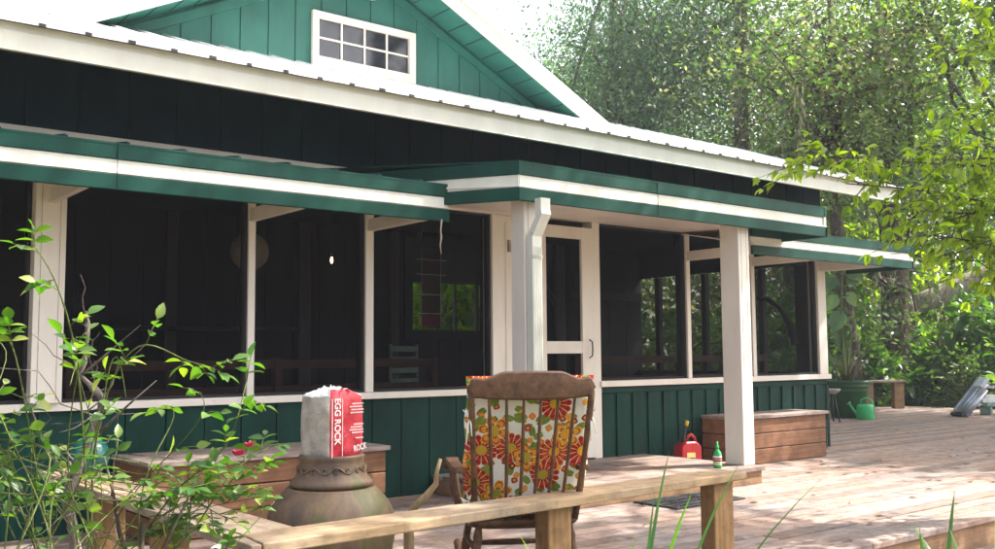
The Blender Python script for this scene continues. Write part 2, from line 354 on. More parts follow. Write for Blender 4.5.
# ------------------------------------------------------------ house
WY = 6.25
house = empty('porch_house', 'green cabin with white trimmed screened porch, metal roof and gable', 'house', (0, 0, 0))
def siding(mb, x0, x1, z0, z1, sp, yf, off=0.0, gap=0.007):
    x = math.floor((x0-off)/sp)*sp+off
    while x < x1:
        a, b = max(x+gap/2, x0), min(x+sp-gap/2, x1)
        if b-a > 0.01: mb.box(a, b, yf-random.uniform(0, 0.0012), yf+0.014, z0, z1)
        x += sp
    mb.box(x0, x1, yf+0.0145, yf+0.03, z0, z1)
w = MB(); siding(w, -2.5, 5.26, -0.1, 0.735, 0.255, WY, 0.72)
w.build('knee_wall', M['green'], house, 0.003)
w = MB(); siding(w, 6.1, 9.6, -0.05, 0.752, 0.205, WY, 0.0)
for x in np.arange(6.15, 9.6, 0.205): w.box(x+0.168, x+0.208, WY-0.016, WY-0.003, 0.02, 0.70)
w.box(6.1, 9.6, WY-0.017, WY-0.003, 0.705, 0.75)
w.build('knee_wall', M['green'], house, 0.003)
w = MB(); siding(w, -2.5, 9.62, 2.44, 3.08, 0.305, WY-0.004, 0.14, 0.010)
w.build('upper_wall', M['shaded_dark_green'], house, 0.003)
B('sill', M['white'], house, (-2.5, 5.05, WY-0.045, WY+0.1, 0.737, 0.785))
B('sill', M['white'], house, (6.1, 9.66, WY-0.045, WY+0.1, 0.762, 0.815))
B('header', M['white'], house, (-2.5, 5.30, WY-0.02, WY+0.08, 2.205, 2.436), (5.302, 9.62, WY-0.018, WY+0.08, 2.225, 2.436))
B('corner_board', M['white'], house, (9.47, 9.625, WY-0.03, WY+0.1, 0.817, 2.2235))
# bay posts
def post(x0, x1, y0, y1, z0, z1, name='porch_post'):
    o = B(name, M['white'], house, (x0, x1, y0, y1, z0, z1), bevel=0.004)
    t = MB()
    for xx in (x0+0.035, x1-0.035): t.box(xx-0.002, xx+0.002, y0-0.0016, y0-0.0002, z0+0.02, z1-0.02)
    t.build('board_seam', M['rust'], o); return o
post(1.42, 1.595, WY-0.09, WY+0.08, 0.787, 2.2035)
post(4.235, 4.375, 5.03, 5.17, 0.0, 2.12); post(6.545, 6.685, 5.03, 5.22, 0.142, 2.12)
# window openings (frame + screen)
def window(x0, x1, z0, z1, n=()):
    wf = MB(); t = 0.018
    wf.box(x0, x0+t, WY-0.004, WY+0.06, z0, z1); wf.box(x1-t, x1, WY-0.004, WY+0.06, z0, z1)
    wf.box(x0+t, x1-t, WY-0.002, WY+0.06, z0, z0+t); wf.box(x0+t, x1-t, WY-0.002, WY+0.06, z1-t, z1)
    o = wf.build('window', M['dark_in'], house, 0.002)
    sc = MB(); sc.add([(x0+t, WY+0.03, z0+t), (x1-t, WY+0.03, z0+t), (x1-t, WY+0.03, z1-t), (x0+t, WY+0.03, z1-t)], [(0, 1, 2, 3)])
    sc.build('screen', M['screen'], o)
wins = [(-0.9, 0.33), (0.4, 1.418), (1.597, 2.783), (2.837, 3.705), (3.775, 4.895)]
for a, b in wins: window(a, b, 0.787, 2.203)
winsB = [(6.122, 7.282), (7.338, 8.29), (8.35, 9.468)]
for a, b in winsB: window(a, b, 0.817, 2.223)
def mullion(x0, x1, z0, z1, dx=0.0):
    o = B('mullion', M['white'], house, (x0, x1, WY-0.03, WY-0.006, z0, z1), bevel=0.002)
    B('stud', M['dark_in'], o, (x0+0.006, x1-0.003, WY-0.004, WY+0.12, z0, z1)); return o
for a, b in ((0.335, 0.395), (2.785, 2.835), (3.707, 3.773)): mullion(a, b, 0.787, 2.203)
for a, b in ((7.284, 7.336), (8.292, 8.348)): mullion(a, b, 0.817, 2.223)
B('jamb', M['white'], house, (4.897, 5.05, WY-0.028, WY+0.1, 0.0, 2.203), (5.054, 5.30, WY-0.022, WY+0.1, 0.0, 2.203), (5.03, 5.045, WY-0.036, WY-0.0285, 0.2, 2.15))
B('inner_post', M['dark_in'], house, (4.94, 5.06, WY+0.105, WY+0.2, 0.8, 2.2))
B('hinge', M['rust'], house, (5.06, 5.08, WY-0.05, WY-0.023, 1.90, 2.0))
B('jamb', M['white'], house, (6.03, 6.12, WY-0.025, WY+0.1, 0.142, 2.2235))
# screen door
door = empty('screen_door', None, None); del_keys = None
door.parent = house
df = MB(); z0, z1 = 0.155, 2.165
for b in ((5.315, 5.475, z0, z1), (5.89, 6.022, z0, z1)): df.box(b[0], b[1], WY-0.035, WY-0.002, b[2], b[3])
for za, zb in ((z0, 0.36), (1.06, 1.165), (2.06, z1)): df.box(5.4755, 5.8895, WY-0.034, WY-0.003, za, zb)
df.build('door_frame', M['white'], door, 0.003)
sc = MB(); sc.add([(5.47, WY-0.01, .3), (5.9, WY-0.01, .3), (5.9, WY-0.01, 2.08), (5.47, WY-0.01, 2.08)], [(0, 1, 2, 3)]); sc.build('door_screen', M['screen'], door)
hd = MB(); hd.tube([(5.97, WY-0.036, 1.02), (5.965, WY-0.075, 1.04), (5.965, WY-0.08, 1.10), (5.965, WY-0.075, 1.16), (5.97, WY-0.036, 1.18)], 0.006, 8); hd.build('handle', M['handle'], door)
# awnings: three stepped bands (green, white, green) and a ribbed sheet on top
def band(mb_g, mb_w, path, z0, h):
    # path: list of (x,y); band thickness outward
    hh = h/3
    for k, (mb, t) in enumerate(((mb_g, 0.0), (mb_w, 0.014), (mb_g, 0.004))):
        za = z0+hh*k; zb = za+hh-0.001
        for (xa, ya), (xb, yb) in zip(path[:-1], path[1:]):
            dx, dy = xb-xa, yb-ya; L = math.hypot(dx, dy); nx, ny = -dy/L, dx/L       # inward normal
            tt = t
            q = [(xa+nx*tt, ya+ny*tt), (xb+nx*tt, yb+ny*tt), (xb+nx*(tt+0.03), yb+ny*(tt+0.03)), (xa+nx*(tt+0.03), ya+ny*(tt+0.03))]
            mb.prism(q, za, zb, 'Z')
def awning(name, path, z0, h, roofpoly, zback, raf, rib=True, ribx=()):
    top = MB(); zt = z0+h
    yb = WY-0.01; yf = min(p[1] for p in path)
    # sheet
    vs = [(x, y, zt+0.004+(zback-zt)*max(0, (y-yf))/(yb-yf)) for x, y in roofpoly]; n = len(vs)
    top.add(vs+[(x, y, z-0.012) for x, y, z in vs], [tuple(range(n)), tuple(range(2*n-1, n-1, -1))]+[(i, (i+1) % n, (i+1) % n+n, i+n) for i in range(n)])
    a = top.build(name, M['trim_green'], house)
    if ribx:
        r = MB()
        for x in ribx:
            r.tube([(x, yf+0.02, zt-0.004), (x, yf+0.4, zt+(zback-zt)*0.4/(yb-yf)+0.004), (x, yb, zback+0.004)], [0.028, 0.03, 0.03], 8, flat=0.8)
        r.build('roof_ribs', M['shaded_dark_green'], a)
    gb, wb = MB(), MB(); band(gb, wb, path, z0, h)
    gb.build('green_band', M['trim_green'], a, 0.003); wb.build('white_band', M['white_wood'], a, 0.004)
    u = MB(); vs = [(x, y, z0+0.10+(zback-zt)*max(0, (y-yf))/(yb-yf)) for x, y in roofpoly]
    u.add(vs+[(x, y, z-0.01) for x, y, z in vs], [tuple(range(n)), tuple(range(2*n-1, n-1, -1))]+[(i, (i+1) % n, (i+1) % n+n, i+n) for i in range(n)])
    u.build('underside', M['white'], a)
    for k in range(1, 6):
        x = path[-1][0]-k*1.83-0.4
        if (x > min(p[0] for p in path)+0.8 and len(path) < 4) or (len(path) == 4 and x > 4.5): B('butt_joint', M['shaded_dark_green'], a, (x, x+0.0025, yf-0.0012, yf+0.002, z0+0.003, z0+h-0.003), bevel=0)
    for x in raf:
        B('rafter', M['white'], a, (x-0.02, x+0.02, yf+0.036, WY-0.032, z0+0.008, z0+0.099))
    return a
awning('awning', [(-2.2, 5.4), (3.88, 5.4)], 1.965, 0.255, [(-2.2, 5.402), (3.88, 5.402), (3.88, 6.24), (-2.2, 6.24)], 2.325, (-1.0, 0.365, 1.51, 2.81, 3.74), ribx=[0.4+0.325*k for k in range(-6, 11)])
awning('entry_canopy', [(3.38, 6.16), (4.13, 4.95), (7.72, 4.95), (7.72, 6.16)], 2.082, 0.265, [(3.38, 6.24), (3.39, 6.16), (4.132, 4.952), (7.718, 4.952), (7.718, 6.24)], 2.40, ())
awning('side_awning', [(7.24, 5.4), (10.03, 5.4), (10.03, 6.2)], 1.94, 0.25, [(7.24, 5.402), (10.028, 5.402), (10.028, 6.24), (7.24, 6.24)], 2.36, (7.31, 8.32))
B('canopy_beam', M['white'], house, (4.16, 7.6, 5.05, 5.14, 2.122, 2.30))
B('end_beam', M['white'], house, (9.50, 9.62, 5.44, WY-0.032, 1.95, 2.05))
B('canopy_end_trim', M['soffit'], house, (7.3, 7.70, 5.2, 6.2, 2.35, 2.40))
# downspout
dsp = MB()
def rect_tube(mb, pts, w, h):
    vs = []; fs = []
    for (x, y, z) in pts:
        for a, b in ((-1, -1), (1, -1), (1, 1), (-1, 1)): vs.append((x+a*w/2, y+b*h/2, z))
    for i in range(len(pts)-1):
        for k in range(4): fs.append((i*4+k, i*4+(k+1) % 4, i*4+4+(k+1) % 4, i*4+4+k))
    mb.add(vs, fs)
rect_tube(dsp, [(4.29, 4.90, 2.10), (4.29, 4.90, 2.02), (4.29, 4.89, 1.99), (4.29, 4.99, 1.85), (4.29, 4.992, 1.80), (4.29, 4.992, 0.08), (4.29, 4.90, 0.04)], 0.085, 0.062)
for k in range(-2, 3): rect_tube(dsp, [(4.29+k*0.016, 4.958, 1.78), (4.29+k*0.016, 4.958, 0.1)], 0.005, 0.004)
ds = dsp.build('downspout', M['white_wood'], house, 0.004)
B('strap', M['rust'], ds, (4.24, 4.34, 4.956, 4.962, 1.70, 1.72))
B('strap', M['rust'], ds, (4.24, 4.34, 4.956, 4.962, 1.86, 1.875))
# main roof
EY, EX = 5.40, 9.82; RS = 0.365; RY = 7.5; ez = 2.81
rz = lambda y: ez+RS*(y-EY) if y <= RY else ez+RS*(RY-EY)-0.30*(y-RY)
rf = MB()
poly = [(EY-0.045, rz(EY)-0.016), (RY, rz(RY)), (11.2, rz(11.2)), (11.2, rz(11.2)-0.03), (RY, rz(RY)-0.03), (EY-0.045, rz(EY)-0.034)]
rf.prism([(y_, z_) for y_, z_ in poly], -3, EX+0.02, 'X')
roof = rf.build('roof', M['metal_roof'], house)
rb = MB()
for x in np.arange(-2.9, EX, 0.23):
    rb.prism([(x-0.022, 0.0), (x-0.008, 0.02), (x+0.008, 0.02), (x+0.022, 0.0)], 0, 1, 'Y')
    base = len(rb.v)-8
    for k in range(8):
        px, py, pz = rb.v[base+k]; yy = EY-0.046 if py == 0 else RY; rb.v[base+k] = (px, yy, pz+rz(yy)-(0.016 if py == 0 else 0)+0.0005)
for x in np.arange(-2.85, EX, 0.115*2): rb.box(x+0.04, x+0.052, EY-0.02, EY-0.008, ez-0.01, ez+0.004)
for x in np.arange(-2.9, EX, 0.23): rb.box(x-0.014+random.uniform(-.01, .01), x+0.010+random.uniform(0, .015), EY-0.0495, EY-0.0455, ez-0.036, ez-0.020+random.uniform(0, .004), 1)
rb.build('ribs', [M['metal_roof'], M['black']], roof)
B('fascia', M['white_wood'], house, (-3, EX, EY, EY+0.03, 2.638, 2.743), (-3, EX-0.005, EY+0.012, EY+0.042, 2.7435, 2.79), )
rk = MB(); rk.prism([(EY+0.045, rz(EY+0.045)-0.17), (RY, rz(RY)-0.17), (RY, rz(RY)-0.035), (EY+0.045, rz(EY+0.045)-0.035)], EX-0.03, EX-0.001, 'X')
rk.build('rake_board', M['white_wood'], house, 0.003)
so_ = MB(); so_.prism([(EY+0.045, rz(EY+0.045)-0.055), (6.24, rz(6.24)-0.055), (6.24, rz(6.24)-0.04), (EY+0.045, rz(EY+0.045)-0.04)], -3, EX-0.033, 'X')
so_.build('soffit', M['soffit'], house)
# rafters tails dark / back and end walls of the porch
end = MB()
for k in range(12):
    y0 = WY+0.105+k*0.24; y1 = min(y0+0.235, 9.0)
    if y1 > y0: end.box(9.585, 9.61, y0, y1, -0.05, 0.78)
end.build('end_wall', M['green'], house, 0.003)
B('end_wall_top', M['dark_in'], house, (9.57, 9.61, WY+0.11, 9.0, 2.05, 2.92))
B('gable_infill', M['green'], house, (9.56, 9.60, WY+0.11, 7.45, 2.93, 3.0))
B('end_stud', M['dark_in'], house, (9.54, 9.61, 7.0, 7.07, 0.79, 2.04), (9.54, 9.61, 7.85, 7.92, 0.79, 2.04), (9.54, 9.61, 8.62, 8.69, 0.79, 2.04), (9.5, 9.61, WY+0.11, 6.54, 0.79, 2.04), (9.53, 9.61, 6.55, 9.0, 0.785, 0.84))
sc = MB(); sc.add([(9.60, 6.4, .8), (9.60, 9, .8), (9.60, 9, 2.05), (9.60, 6.4, 2.05)], [(0, 1, 2, 3)]); sc.build('end_screen', M['screen'], house)
bw_ = MB()
WX0, WX1, WZ0, WZ1 = 5.93, 7.25, 1.33, 2.26
siding(bw_, -2.5, 3.6, 0.0, 2.9, 0.3, 8.99); siding(bw_, 3.6, WX0, 0.0, 2.9, 0.3, 8.985)
siding(bw_, WX0, WX1, 0.0, WZ0, 0.3, 8.99); siding(bw_, WX0, WX1, WZ1, 2.9, 0.3, 8.99); siding(bw_, WX1, 9.6, 0, 2.9, 0.3, 8.99)
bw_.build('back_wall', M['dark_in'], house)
wi = B('back_window', M['soffit'], house, (WX0-0.1, WX0, 8.95, 9.03, WZ0-0.1, WZ1+0.1), (WX1, WX1+0.1, 8.95, 9.03, WZ0-0.1, WZ1+0.1), (WX0, WX1, 8.95, 9.03, WZ0-0.1, WZ0), (WX0, WX1, 8.95, 9.03, WZ1, WZ1+0.1))
B('glazing_bar', M['black'], wi, (6.50, 6.53, 8.96, 8.99, WZ0, WZ1), (6.80, 6.85, 8.96, 8.99, WZ0, WZ1), (WX0, WX1, 8.965, 8.985, 1.86, 2.26))
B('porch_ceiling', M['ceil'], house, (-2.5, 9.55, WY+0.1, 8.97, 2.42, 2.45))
B('porch_floor', M['inbench'], house, (-2.5, 9.57, WY+0.06, 8.97, 0.03, 0.06))
for bx in ((4.55, 4.68, 8.93, 8.96, 0.06, 2.42), (3.2, 3.3, 8.93, 8.96, 0.06, 2.42), (5.62, 5.72, 8.9, 8.96, 0.06, 2.4), (8.0, 8.15, 8.9, 8.96, 0.06, 2.4)): B('inner_trim', M['trim_in'], house, bx)
B('wall_shelf', M['ceil'], house, (2.2, 4.4, 8.6, 8.95, 1.3, 1.33)); B('inner_beam', M['ceil'], house, (8.2, 9.5, 8.88, 8.96, 1.75, 1.84))
m = MB(); m.tube([(9.45, 7.0, 1.69), (9.45, 6.86, 1.67), (9.45, 6.7, 1.56), (9.45, 6.56, 1.33), (9.45, 6.52, 1.15)], [0.03, 0.032, 0.035, 0.04, 0.045], 8); m.build('curved_brace', M['dark_in'], house)
m = MB(); m.tube([(7.7, 8.9, 2.4), (7.72, 8.9, 2.15), (7.8, 8.9, 1.9), (8.0, 8.9, 1.65)], 0.035, 8); m.build('curved_brace', M['black'], house)
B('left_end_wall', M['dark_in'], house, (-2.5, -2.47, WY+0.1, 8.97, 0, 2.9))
# gable
GX, GY, GS = 4.40, 7.5, 0.487
gz = lambda x: 4.595-GS*abs(x-GX)
gb = MB(); x = 1.5
while x < 7.3:
    a, b = x+0.004, x+0.246
    if a < GX < b: top = [(b, gz(b)), (GX, gz(GX)), (a, gz(a))]
    else: top = [(b, gz(b)), (a, gz(a))]
    if gz(x+0.12) > 3.42: gb.prism([(a, 3.3), (b, 3.3)]+top, GY-0.014, GY, 'Y')
    x += 0.25
gb.prism([(1.6, 3.3), (7.2, 3.3), (GX, gz(GX)-0.02)], GY+0.001, GY+0.03, 'Y')
gable = gb.build('gable_wall', M['lit_gable_green'], house, 0.003)
for sgn in (-1, 1):
    def sl_(d0, d1, y0, y1, za, zb, nm, mat, par=gable, bev=0.003):
        m = MB(); q = []
        for dd in (d0, d1):
            for zz in (za, zb): q.append((GX+sgn*dd, gz(GX+dd)+zz))
        m.prism([q[0], q[2], q[3], q[1]], y0, y1, 'Y'); return m.build(nm, mat, par, bev)
    sl_(0.0, 2.75, GY-0.035, GY-0.0155, -0.09, -0.002, 'rake_trim', M['lit_gable_green'])
    m = MB(); q = [(GX, gz(GX)+0.03), (GX+sgn*2.82, gz(GX+2.82)+0.03), (GX+sgn*2.82, gz(GX+2.82)+0.045), (GX, gz(GX)+0.045)]; m.prism(q, GY-0.35, 12.5, 'Y')
    for dd in np.arange(0.15, 2.8, 0.2): m.box(*sorted((GX+sgn*dd, GX+sgn*(dd+0.006))), GY-0.345, GY-0.04, gz(GX+dd)+0.024, gz(GX+dd)+0.0295, 1)
    m.build('soffit', [M['lit_gable_green'], M['soffit']], gable)
    sl_(0.0, 2.9, GY-0.378, GY-0.352, 0.03, 0.17, 'rake_board', M['white_wood'])
    sl_(0.0, 2.95, GY-0.40, 12.6, 0.1705, 0.20, 'gable_roof', M['metal_roof'])
    m = MB()
    for yy in np.arange(GY-0.3, 12.5, 0.3):
        q = [(GX+sgn*0.0, gz(GX)+0.2005), (GX+sgn*2.94, gz(GX+2.94)+0.2005), (GX+sgn*2.94, gz(GX+2.94)+0.22), (GX, gz(GX)+0.22)]
        m.prism(q, yy, yy+0.03, 'Y')
    m.build('roof_ribs', M['metal_roof'], gable)
gwin = B('gable_window', M['white'], gable, (3.90, 3.96, GY-0.055, GY-0.0145, 3.56, 4.06), (4.90, 4.97, GY-0.055, GY-0.0145, 3.56, 4.06), (3.96, 4.90, GY-0.055, GY-0.0145, 4.0, 4.06), (3.96, 4.90, GY-0.055, GY-0.0145, 3.56, 3.66))
gp = MB(); gp.box(3.96, 4.9, GY-0.02, GY-0.0145, 3.66, 4.0); gp.build('pane', M['glass'], gwin)
B('glazing_bar', M['white'], gwin, *[(3.96+0.235*k-0.009, 3.96+0.235*k+0.009, GY-0.033, GY-0.0205, 3.66, 4.0) for k in (1, 2, 3)], (3.96, 4.9, GY-0.031, GY-0.021, 3.822, 3.84), bevel=0.002)
lm = MB(); lm.tube([(4.45, 7.46, 4.36), (4.45, 7.38, 4.34), (4.45, 7.36, 4.26)], [0.02, 0.03, 0.045], 10); lm.build('gable_lamp', M['white_pl'], gable)

# entry platform
pl = MB(); pz = 0.14
poly_x0 = 4.42
for k in range(10):
    y0 = 4.92+k*0.135; pl.box(poly_x0-0.012*k, 6.67, y0, y0+0.128, pz-0.036, pz+random.uniform(-0.001, 0.001))
plat = empty('entry_platform', 'low wooden step platform under the entry canopy, in front of the screen door', 'platform', (5.5, 5.6, 0))
def unparent_fix(o, par): o.parent = par; o.matrix_parent_inverse = Matrix.Translation(-Vector(par.location))
o = pl.build('platform_boards', M['deck'], plat, 0.004); unparent_fix(o, plat)
o = B('riser', M['deck_edge'], plat, (4.40, 6.65, 4.94, 4.97, 0.002, 0.103), (6.61, 6.645, 4.972, 6.2, 0.002, 0.103), (4.31, 4.35, 4.972, 6.2, 0.002, 0.103)); unparent_fix(o, plat)

# ------------------------------------------------------------ storage boxes
def storage(x0, x1, y0, y1, h, label):
    r = empty('storage_bench', label, 'storage bench', ((x0+x1)/2, (y0+y1)/2, 0), group='storage benches against the porch wall')
    cx, cy = r.location.x, r.location.y
    hh = (h-0.03)/3
    for k in range(3):
        z0 = 0.006+k*hh; z1 = z0+hh-0.008
        B('plank', M['box'], r, (x0-cx, x1-cx, y0-cy, y0-cy+0.03, z0, z1), (x0-cx, x0-cx+0.03, y0-cy+0.031, y1-cy, z0, z1), (x1-cx-0.03, x1-cx, y0-cy+0.031, y1-cy, z0, z1), bevel=0.005)
    B('inner_panel', M['black'], r, (x0-cx+0.032, x1-cx-0.032, y0-cy+0.033, y1-cy-0.01, 0.01, h-0.04))
    for k in range(4):
        w_ = (y1-y0+0.02)/4
        B('lid', M['box_lid'], r, (x0-cx-0.025, x1-cx+0.025, y0-cy-0.025+k*w_, y0-cy-0.025+(k+1)*w_-0.004, h-0.03, h), bevel=0.004)
    return r
storage(7.45, 8.86, 5.78, 6.215, 0.46, 'brown planked storage bench by the red fuel can, right of the white canopy post')
storage(1.93, 3.48, 5.58, 6.22, 0.46, 'orange brown planked storage bench behind the clay chimenea')

# ------------------------------------------------------------ L-shaped bench
lb = empty('corner_bench', 'weathered pine L-shaped deck edge bench on square posts', 'bench', (1.5, 3.1, 0))
def L(o): unparent_fix(o, lb); return o
def plank(pts, z0, z1, mat, nm='seat_board'):
    m = MB(); m.prism(pts, z0, z1, 'Z'); return L(m.build(nm, mat, lb, 0.005))
plank([(1.40, 2.985), (4.11, 3.145), (4.10, 3.335), (1.42, 3.20)], 0.412, 0.45, M['bench'])
plank([(1.42, 3.206), (1.62, 3.216), (1.60, 5.72), (1.40, 5.72)], 0.412, 0.45, M['bench_arm'])
plank([(1.36, 2.99), (1.395, 2.985), (1.415, 3.2), (1.395, 5.72), (1.375, 5.72)], 0.413, 0.448, M['bench_arm'])
for (x0, x1, y0, y1) in ((2.745, 2.875, 3.12, 3.21), (3.88, 4.03, 3.17, 3.26), (1.40, 1.53, 3.96, 4.05), (1.40, 1.53, 4.75, 4.84), (1.42, 1.55, 3.06, 3.15)):
    L(B('post', M['post'], lb, (x0, x1, y0, y1, -0.03, 0.411), bevel=0.006))
bt = MB(); bt.lathe([(0.001, 0), (0.006, 0), (0.006, 0.004), (0.001, 0.006)], 8)

# ------------------------------------------------------------ rocking chair
CH = Vector((2.915, 3.53, 0)); cang = R(60)-math.pi/2
ch = empty('rocking_chair', 'old brown wooden spindle back rocking chair seen from behind', 'chair', CH, cang)
zc, yc, xw = 0.875, -0.40, 0.275
cr = MB(); npt = 33; V_ = []; F_ = []
for i in range(npt):
    u = -1+2*i/(npt-1); au = abs(u)
    top = 0.108-0.004*au
    if 0.42 < au < 0.78: top -= 0.030*(0.5-0.5*math.cos((au-0.42)/0.36*math.pi))
    elif au >= 0.78: top = 0.075+0.006*math.sin((au-0.78)/0.22*math.pi)
    bot = -0.004-0.012*(1-au**2) if au < 0.8 else 0.012*((au-0.8)/0.2)*0.0-0.006
    if au > 0.93: k = (au-0.93)/0.07; m_ = (top+bot)/2; top = m_+(top-m_)*math.sqrt(max(0.02, 1-k*k*0.98)); bot = m_+(bot-m_)*math.sqrt(max(0.02, 1-k*k*0.98))
    yy = yc+0.03*(1-u*u)*-1; th = 0.014
    for dy, zz in ((-th, bot+0.008), (-th, top-0.008), (0, top), (th, top-0.008), (th, bot+0.008), (0, bot)): V_.append((u*xw, yy+dy, zc+zz))
for i in range(npt-1):
    for k in range(6): F_.append((i*6+k, i*6+(k+1) % 6, i*6+6+(k+1) % 6, i*6+6+k))
F_ += [tuple(range(6)), tuple((npt-1)*6+k for k in range(6))]
cr.add(V_, F_, 0, True); cr.build('crest_rail', M['chair'], ch, 0.003)
SZ = 0.33
for k in range(6):
    u = (k-2.5)/2.5*0.70; xt, xb = u*xw*0.97, u*0.215
    m = MB(); pts = []; rr = []
    for t in np.linspace(0, 1, 9):
        yb_ = -0.215+(yc-0.02*(1-u*u)+0.215)*t-0.02*math.sin(t*math.pi)
        pts.append((xb+(xt-xb)*t, yb_, SZ+(zc-SZ+0.01)*t)); rr.append(0.0062+0.0022*math.sin(t*math.pi))
    m.tube(pts, rr, 8); m.build('spindle', M['chair'], ch)
for sg in (-1, 1):
    m = MB(); pts = []; rr = []
    for t in np.linspace(0, 1, 14):
        pts.append((sg*(0.225+(0.262-0.225)*t), -0.205+(yc+0.205)*t-0.02*math.sin(t*math.pi), SZ+(zc-SZ+0.02)*t)); rr.append(0.014+0.004*math.sin(t*9)*(0.5 if t < .8 else .2))
    m.tube(pts, rr, 10); m.build('back_post', M['chair'], ch)
    # arm: flat scrolled
    ax = 0.292 if sg < 0 else 0.248
    m = MB(); az = 0.56
    prof = [(-0.30, az+0.01), (-0.15, az+0.0), (0.05, az+0.005), (0.12, az+0.015), (0.165, az+0.0), (0.185, az-0.03)]
    for i in range(len(prof)-1):
        (ya, za), (yb2, zb) = prof[i], prof[i+1]; wa = 0.024+0.010*(i/4); wb = 0.024+0.010*((i+1)/4)
        m.add([(sg*ax-wa, ya, za), (sg*ax+wa, ya, za), (sg*ax+wb, yb2, zb), (sg*ax-wb, yb2, zb), (sg*ax-wa, ya, za-0.024), (sg*ax+wa, ya, za-0.024), (sg*ax+wb, yb2, zb-0.024), (sg*ax-wb, yb2, zb-0.024)],
              [(0, 1, 2, 3), (7, 6, 5, 4), (0, 3, 7, 4), (1, 5, 6, 2), (0, 4, 5, 1), (3, 2, 6, 7)])
    m.build('armrest', M['chair'], ch, 0.006)
    for yy in (0.12, -0.02):
        m = MB(); m.tube([(sg*0.26, yy-0.03, SZ), (sg*0.285, yy-0.01, SZ+0.1), (sg*ax, yy, az-0.02)], [0.012, 0.019, 0.011], 10); m.build('arm_spindle', M['chair'], ch)
    for yy, yb3 in ((0.17, 0.2), (-0.17, -0.22)):
        m = MB(); zz = [SZ-0.03, SZ-0.08, SZ-0.13, SZ-0.17, SZ-0.22, 0.05]; rr = [0.014, 0.022, 0.017, 0.023, 0.018, 0.012]
        m.tube([(sg*(0.2+0.035*(SZ-z_)/SZ), yy+(yb3-yy)*(SZ-z_)/SZ, z_) for z_ in zz], rr, 10); m.build('leg', M['chair'], ch)
    m = MB(); pts = [(sg*0.235, -0.42+0.84*t, 0.02+0.13*(2*t-1.0)**2*(1.2 if t < .5 else .8)) for t in np.linspace(0, 1, 14)]
    m.tube(pts, 0.019, 8); m.build('rocker', M['chair'], ch)
    m = MB(); m.tube([(sg*0.222, -0.19, 0.2), (sg*0.222, 0.18, 0.2)], [0.011, 0.011], 8); m.build('stretcher', M['chair'], ch)
for yy in (-0.195, 0.185):
    m = MB(); m.tube([(-0.215, yy, 0.16), (0, yy, 0.16), (0.215, yy, 0.16)], [0.01, 0.016, 0.01], 8); m.build('stretcher', M['chair'], ch)
m = MB(); V_ = []; n = 28
for lay, (s1, zz) in enumerate(((0.93, SZ-0.04), (1.0, SZ-0.02), (0.99, SZ-0.004), (0.9, SZ+0.0))):
    for k in range(n):
        a = 2*math.pi*k/n; ca, sa = math.cos(a), math.sin(a)
        V_.append((s1*0.27*math.copysign(abs(ca)**0.6, ca), s1*0.235*math.copysign(abs(sa)**0.6, sa), zz))
F_ = [tuple(range(n-1, -1, -1)), tuple(3*n+k for k in range(n))]+[(l*n+k, l*n+(k+1) % n, (l+1)*n+(k+1) % n, (l+1)*n+k) for l in range(3) for k in range(n)]
m.add(V_, F_, 0, False); m.build('seat', M['chair'], ch, 0.004)

# cushion set
cu = empty('chair_cushion', 'floral patterned tie-on cushion set on the rocking chair', 'cushion', CH, cang)
def pad(name, w0, h0, th, mat4, parent, nx=26, ny=30, puff=1.0, seed=0, uvo=(0, 0)):
    V_ = []; UV = []
    for side in (-1, 1):
        for j in range(ny+1):
            for i in range(nx+1):
                u, v = -1+2*i/nx, -1+2*j/ny
                e = (1-u**8)*(1-v**8); e = max(e, 0)**0.45
                wav = 0.012*noise.noise(Vector((u*2.2+seed, v*2.7, side)))+0.006*noise.noise(Vector((u*7+seed, v*7, side)))
                seam = 0.010*math.exp(-((v-0.78)/0.03)**2) if name == 'back_pad' else 0
                x = u*w0/2*(1-0.015*math.cos(v*9)*abs(u)**6); y_ = v*h0/2
                V_.append((mat4 @ Vector((x, side*(th/2*e*puff-seam)+wav*e, y_)))); UV.append((x+uvo[0], y_+uvo[1]))
    F_ = []; st = (nx+1)*(ny+1)
    for s in (0, 1):
        for j in range(ny):
            for i in range(nx):
                a = s*st+j*(nx+1)+i; q = (a, a+1, a+nx+2, a+nx+1); F_.append(q if s == 0 else q[::-1])
    ring = [i for i in range(nx)]+[nx+j*(nx+1) for j in range(ny)]+[st-1-i for i in range(nx)]+[(ny-j)*(nx+1) for j in range(ny)]
    for a, b in zip(ring, ring[1:]+ring[:1]): F_.append((b, a, a+st, b+st))
    mb = MB(); mb.add(V_, F_, 0, True)
    me = bpy.data.meshes.new(name); me.from_pydata(mb.v, [], mb.f); me.materials.append(M['floral'])
    me.polygons.foreach_set('use_smooth', [True]*len(me.polygons))
    ul = me.uv_layers.new(name='UVMap')
    for lp in me.loops: ul.data[lp.index].uv = UV[lp.vertex_index]
    me.update(); o = bpy.data.objects.new(name, me); COL.objects.link(o); o.parent = parent; return o
tilt = math.atan2(-yc-0.20, zc-SZ)
pm = Matrix.Translation((0.005, -0.235, 0.67)) @ Matrix.Rotation(tilt, 4, 'X')
pad('back_pad', 0.555, 0.62, 0.085, pm, cu, seed=3, uvo=(0.52, 0.74))
pad('seat_pad', 0.47, 0.45, 0.07, Matrix.Translation((0, 0.02, SZ+0.04)) @ Matrix.Rotation(R(90), 4, 'X'), cu, seed=9, uvo=(1.3, 0.2))
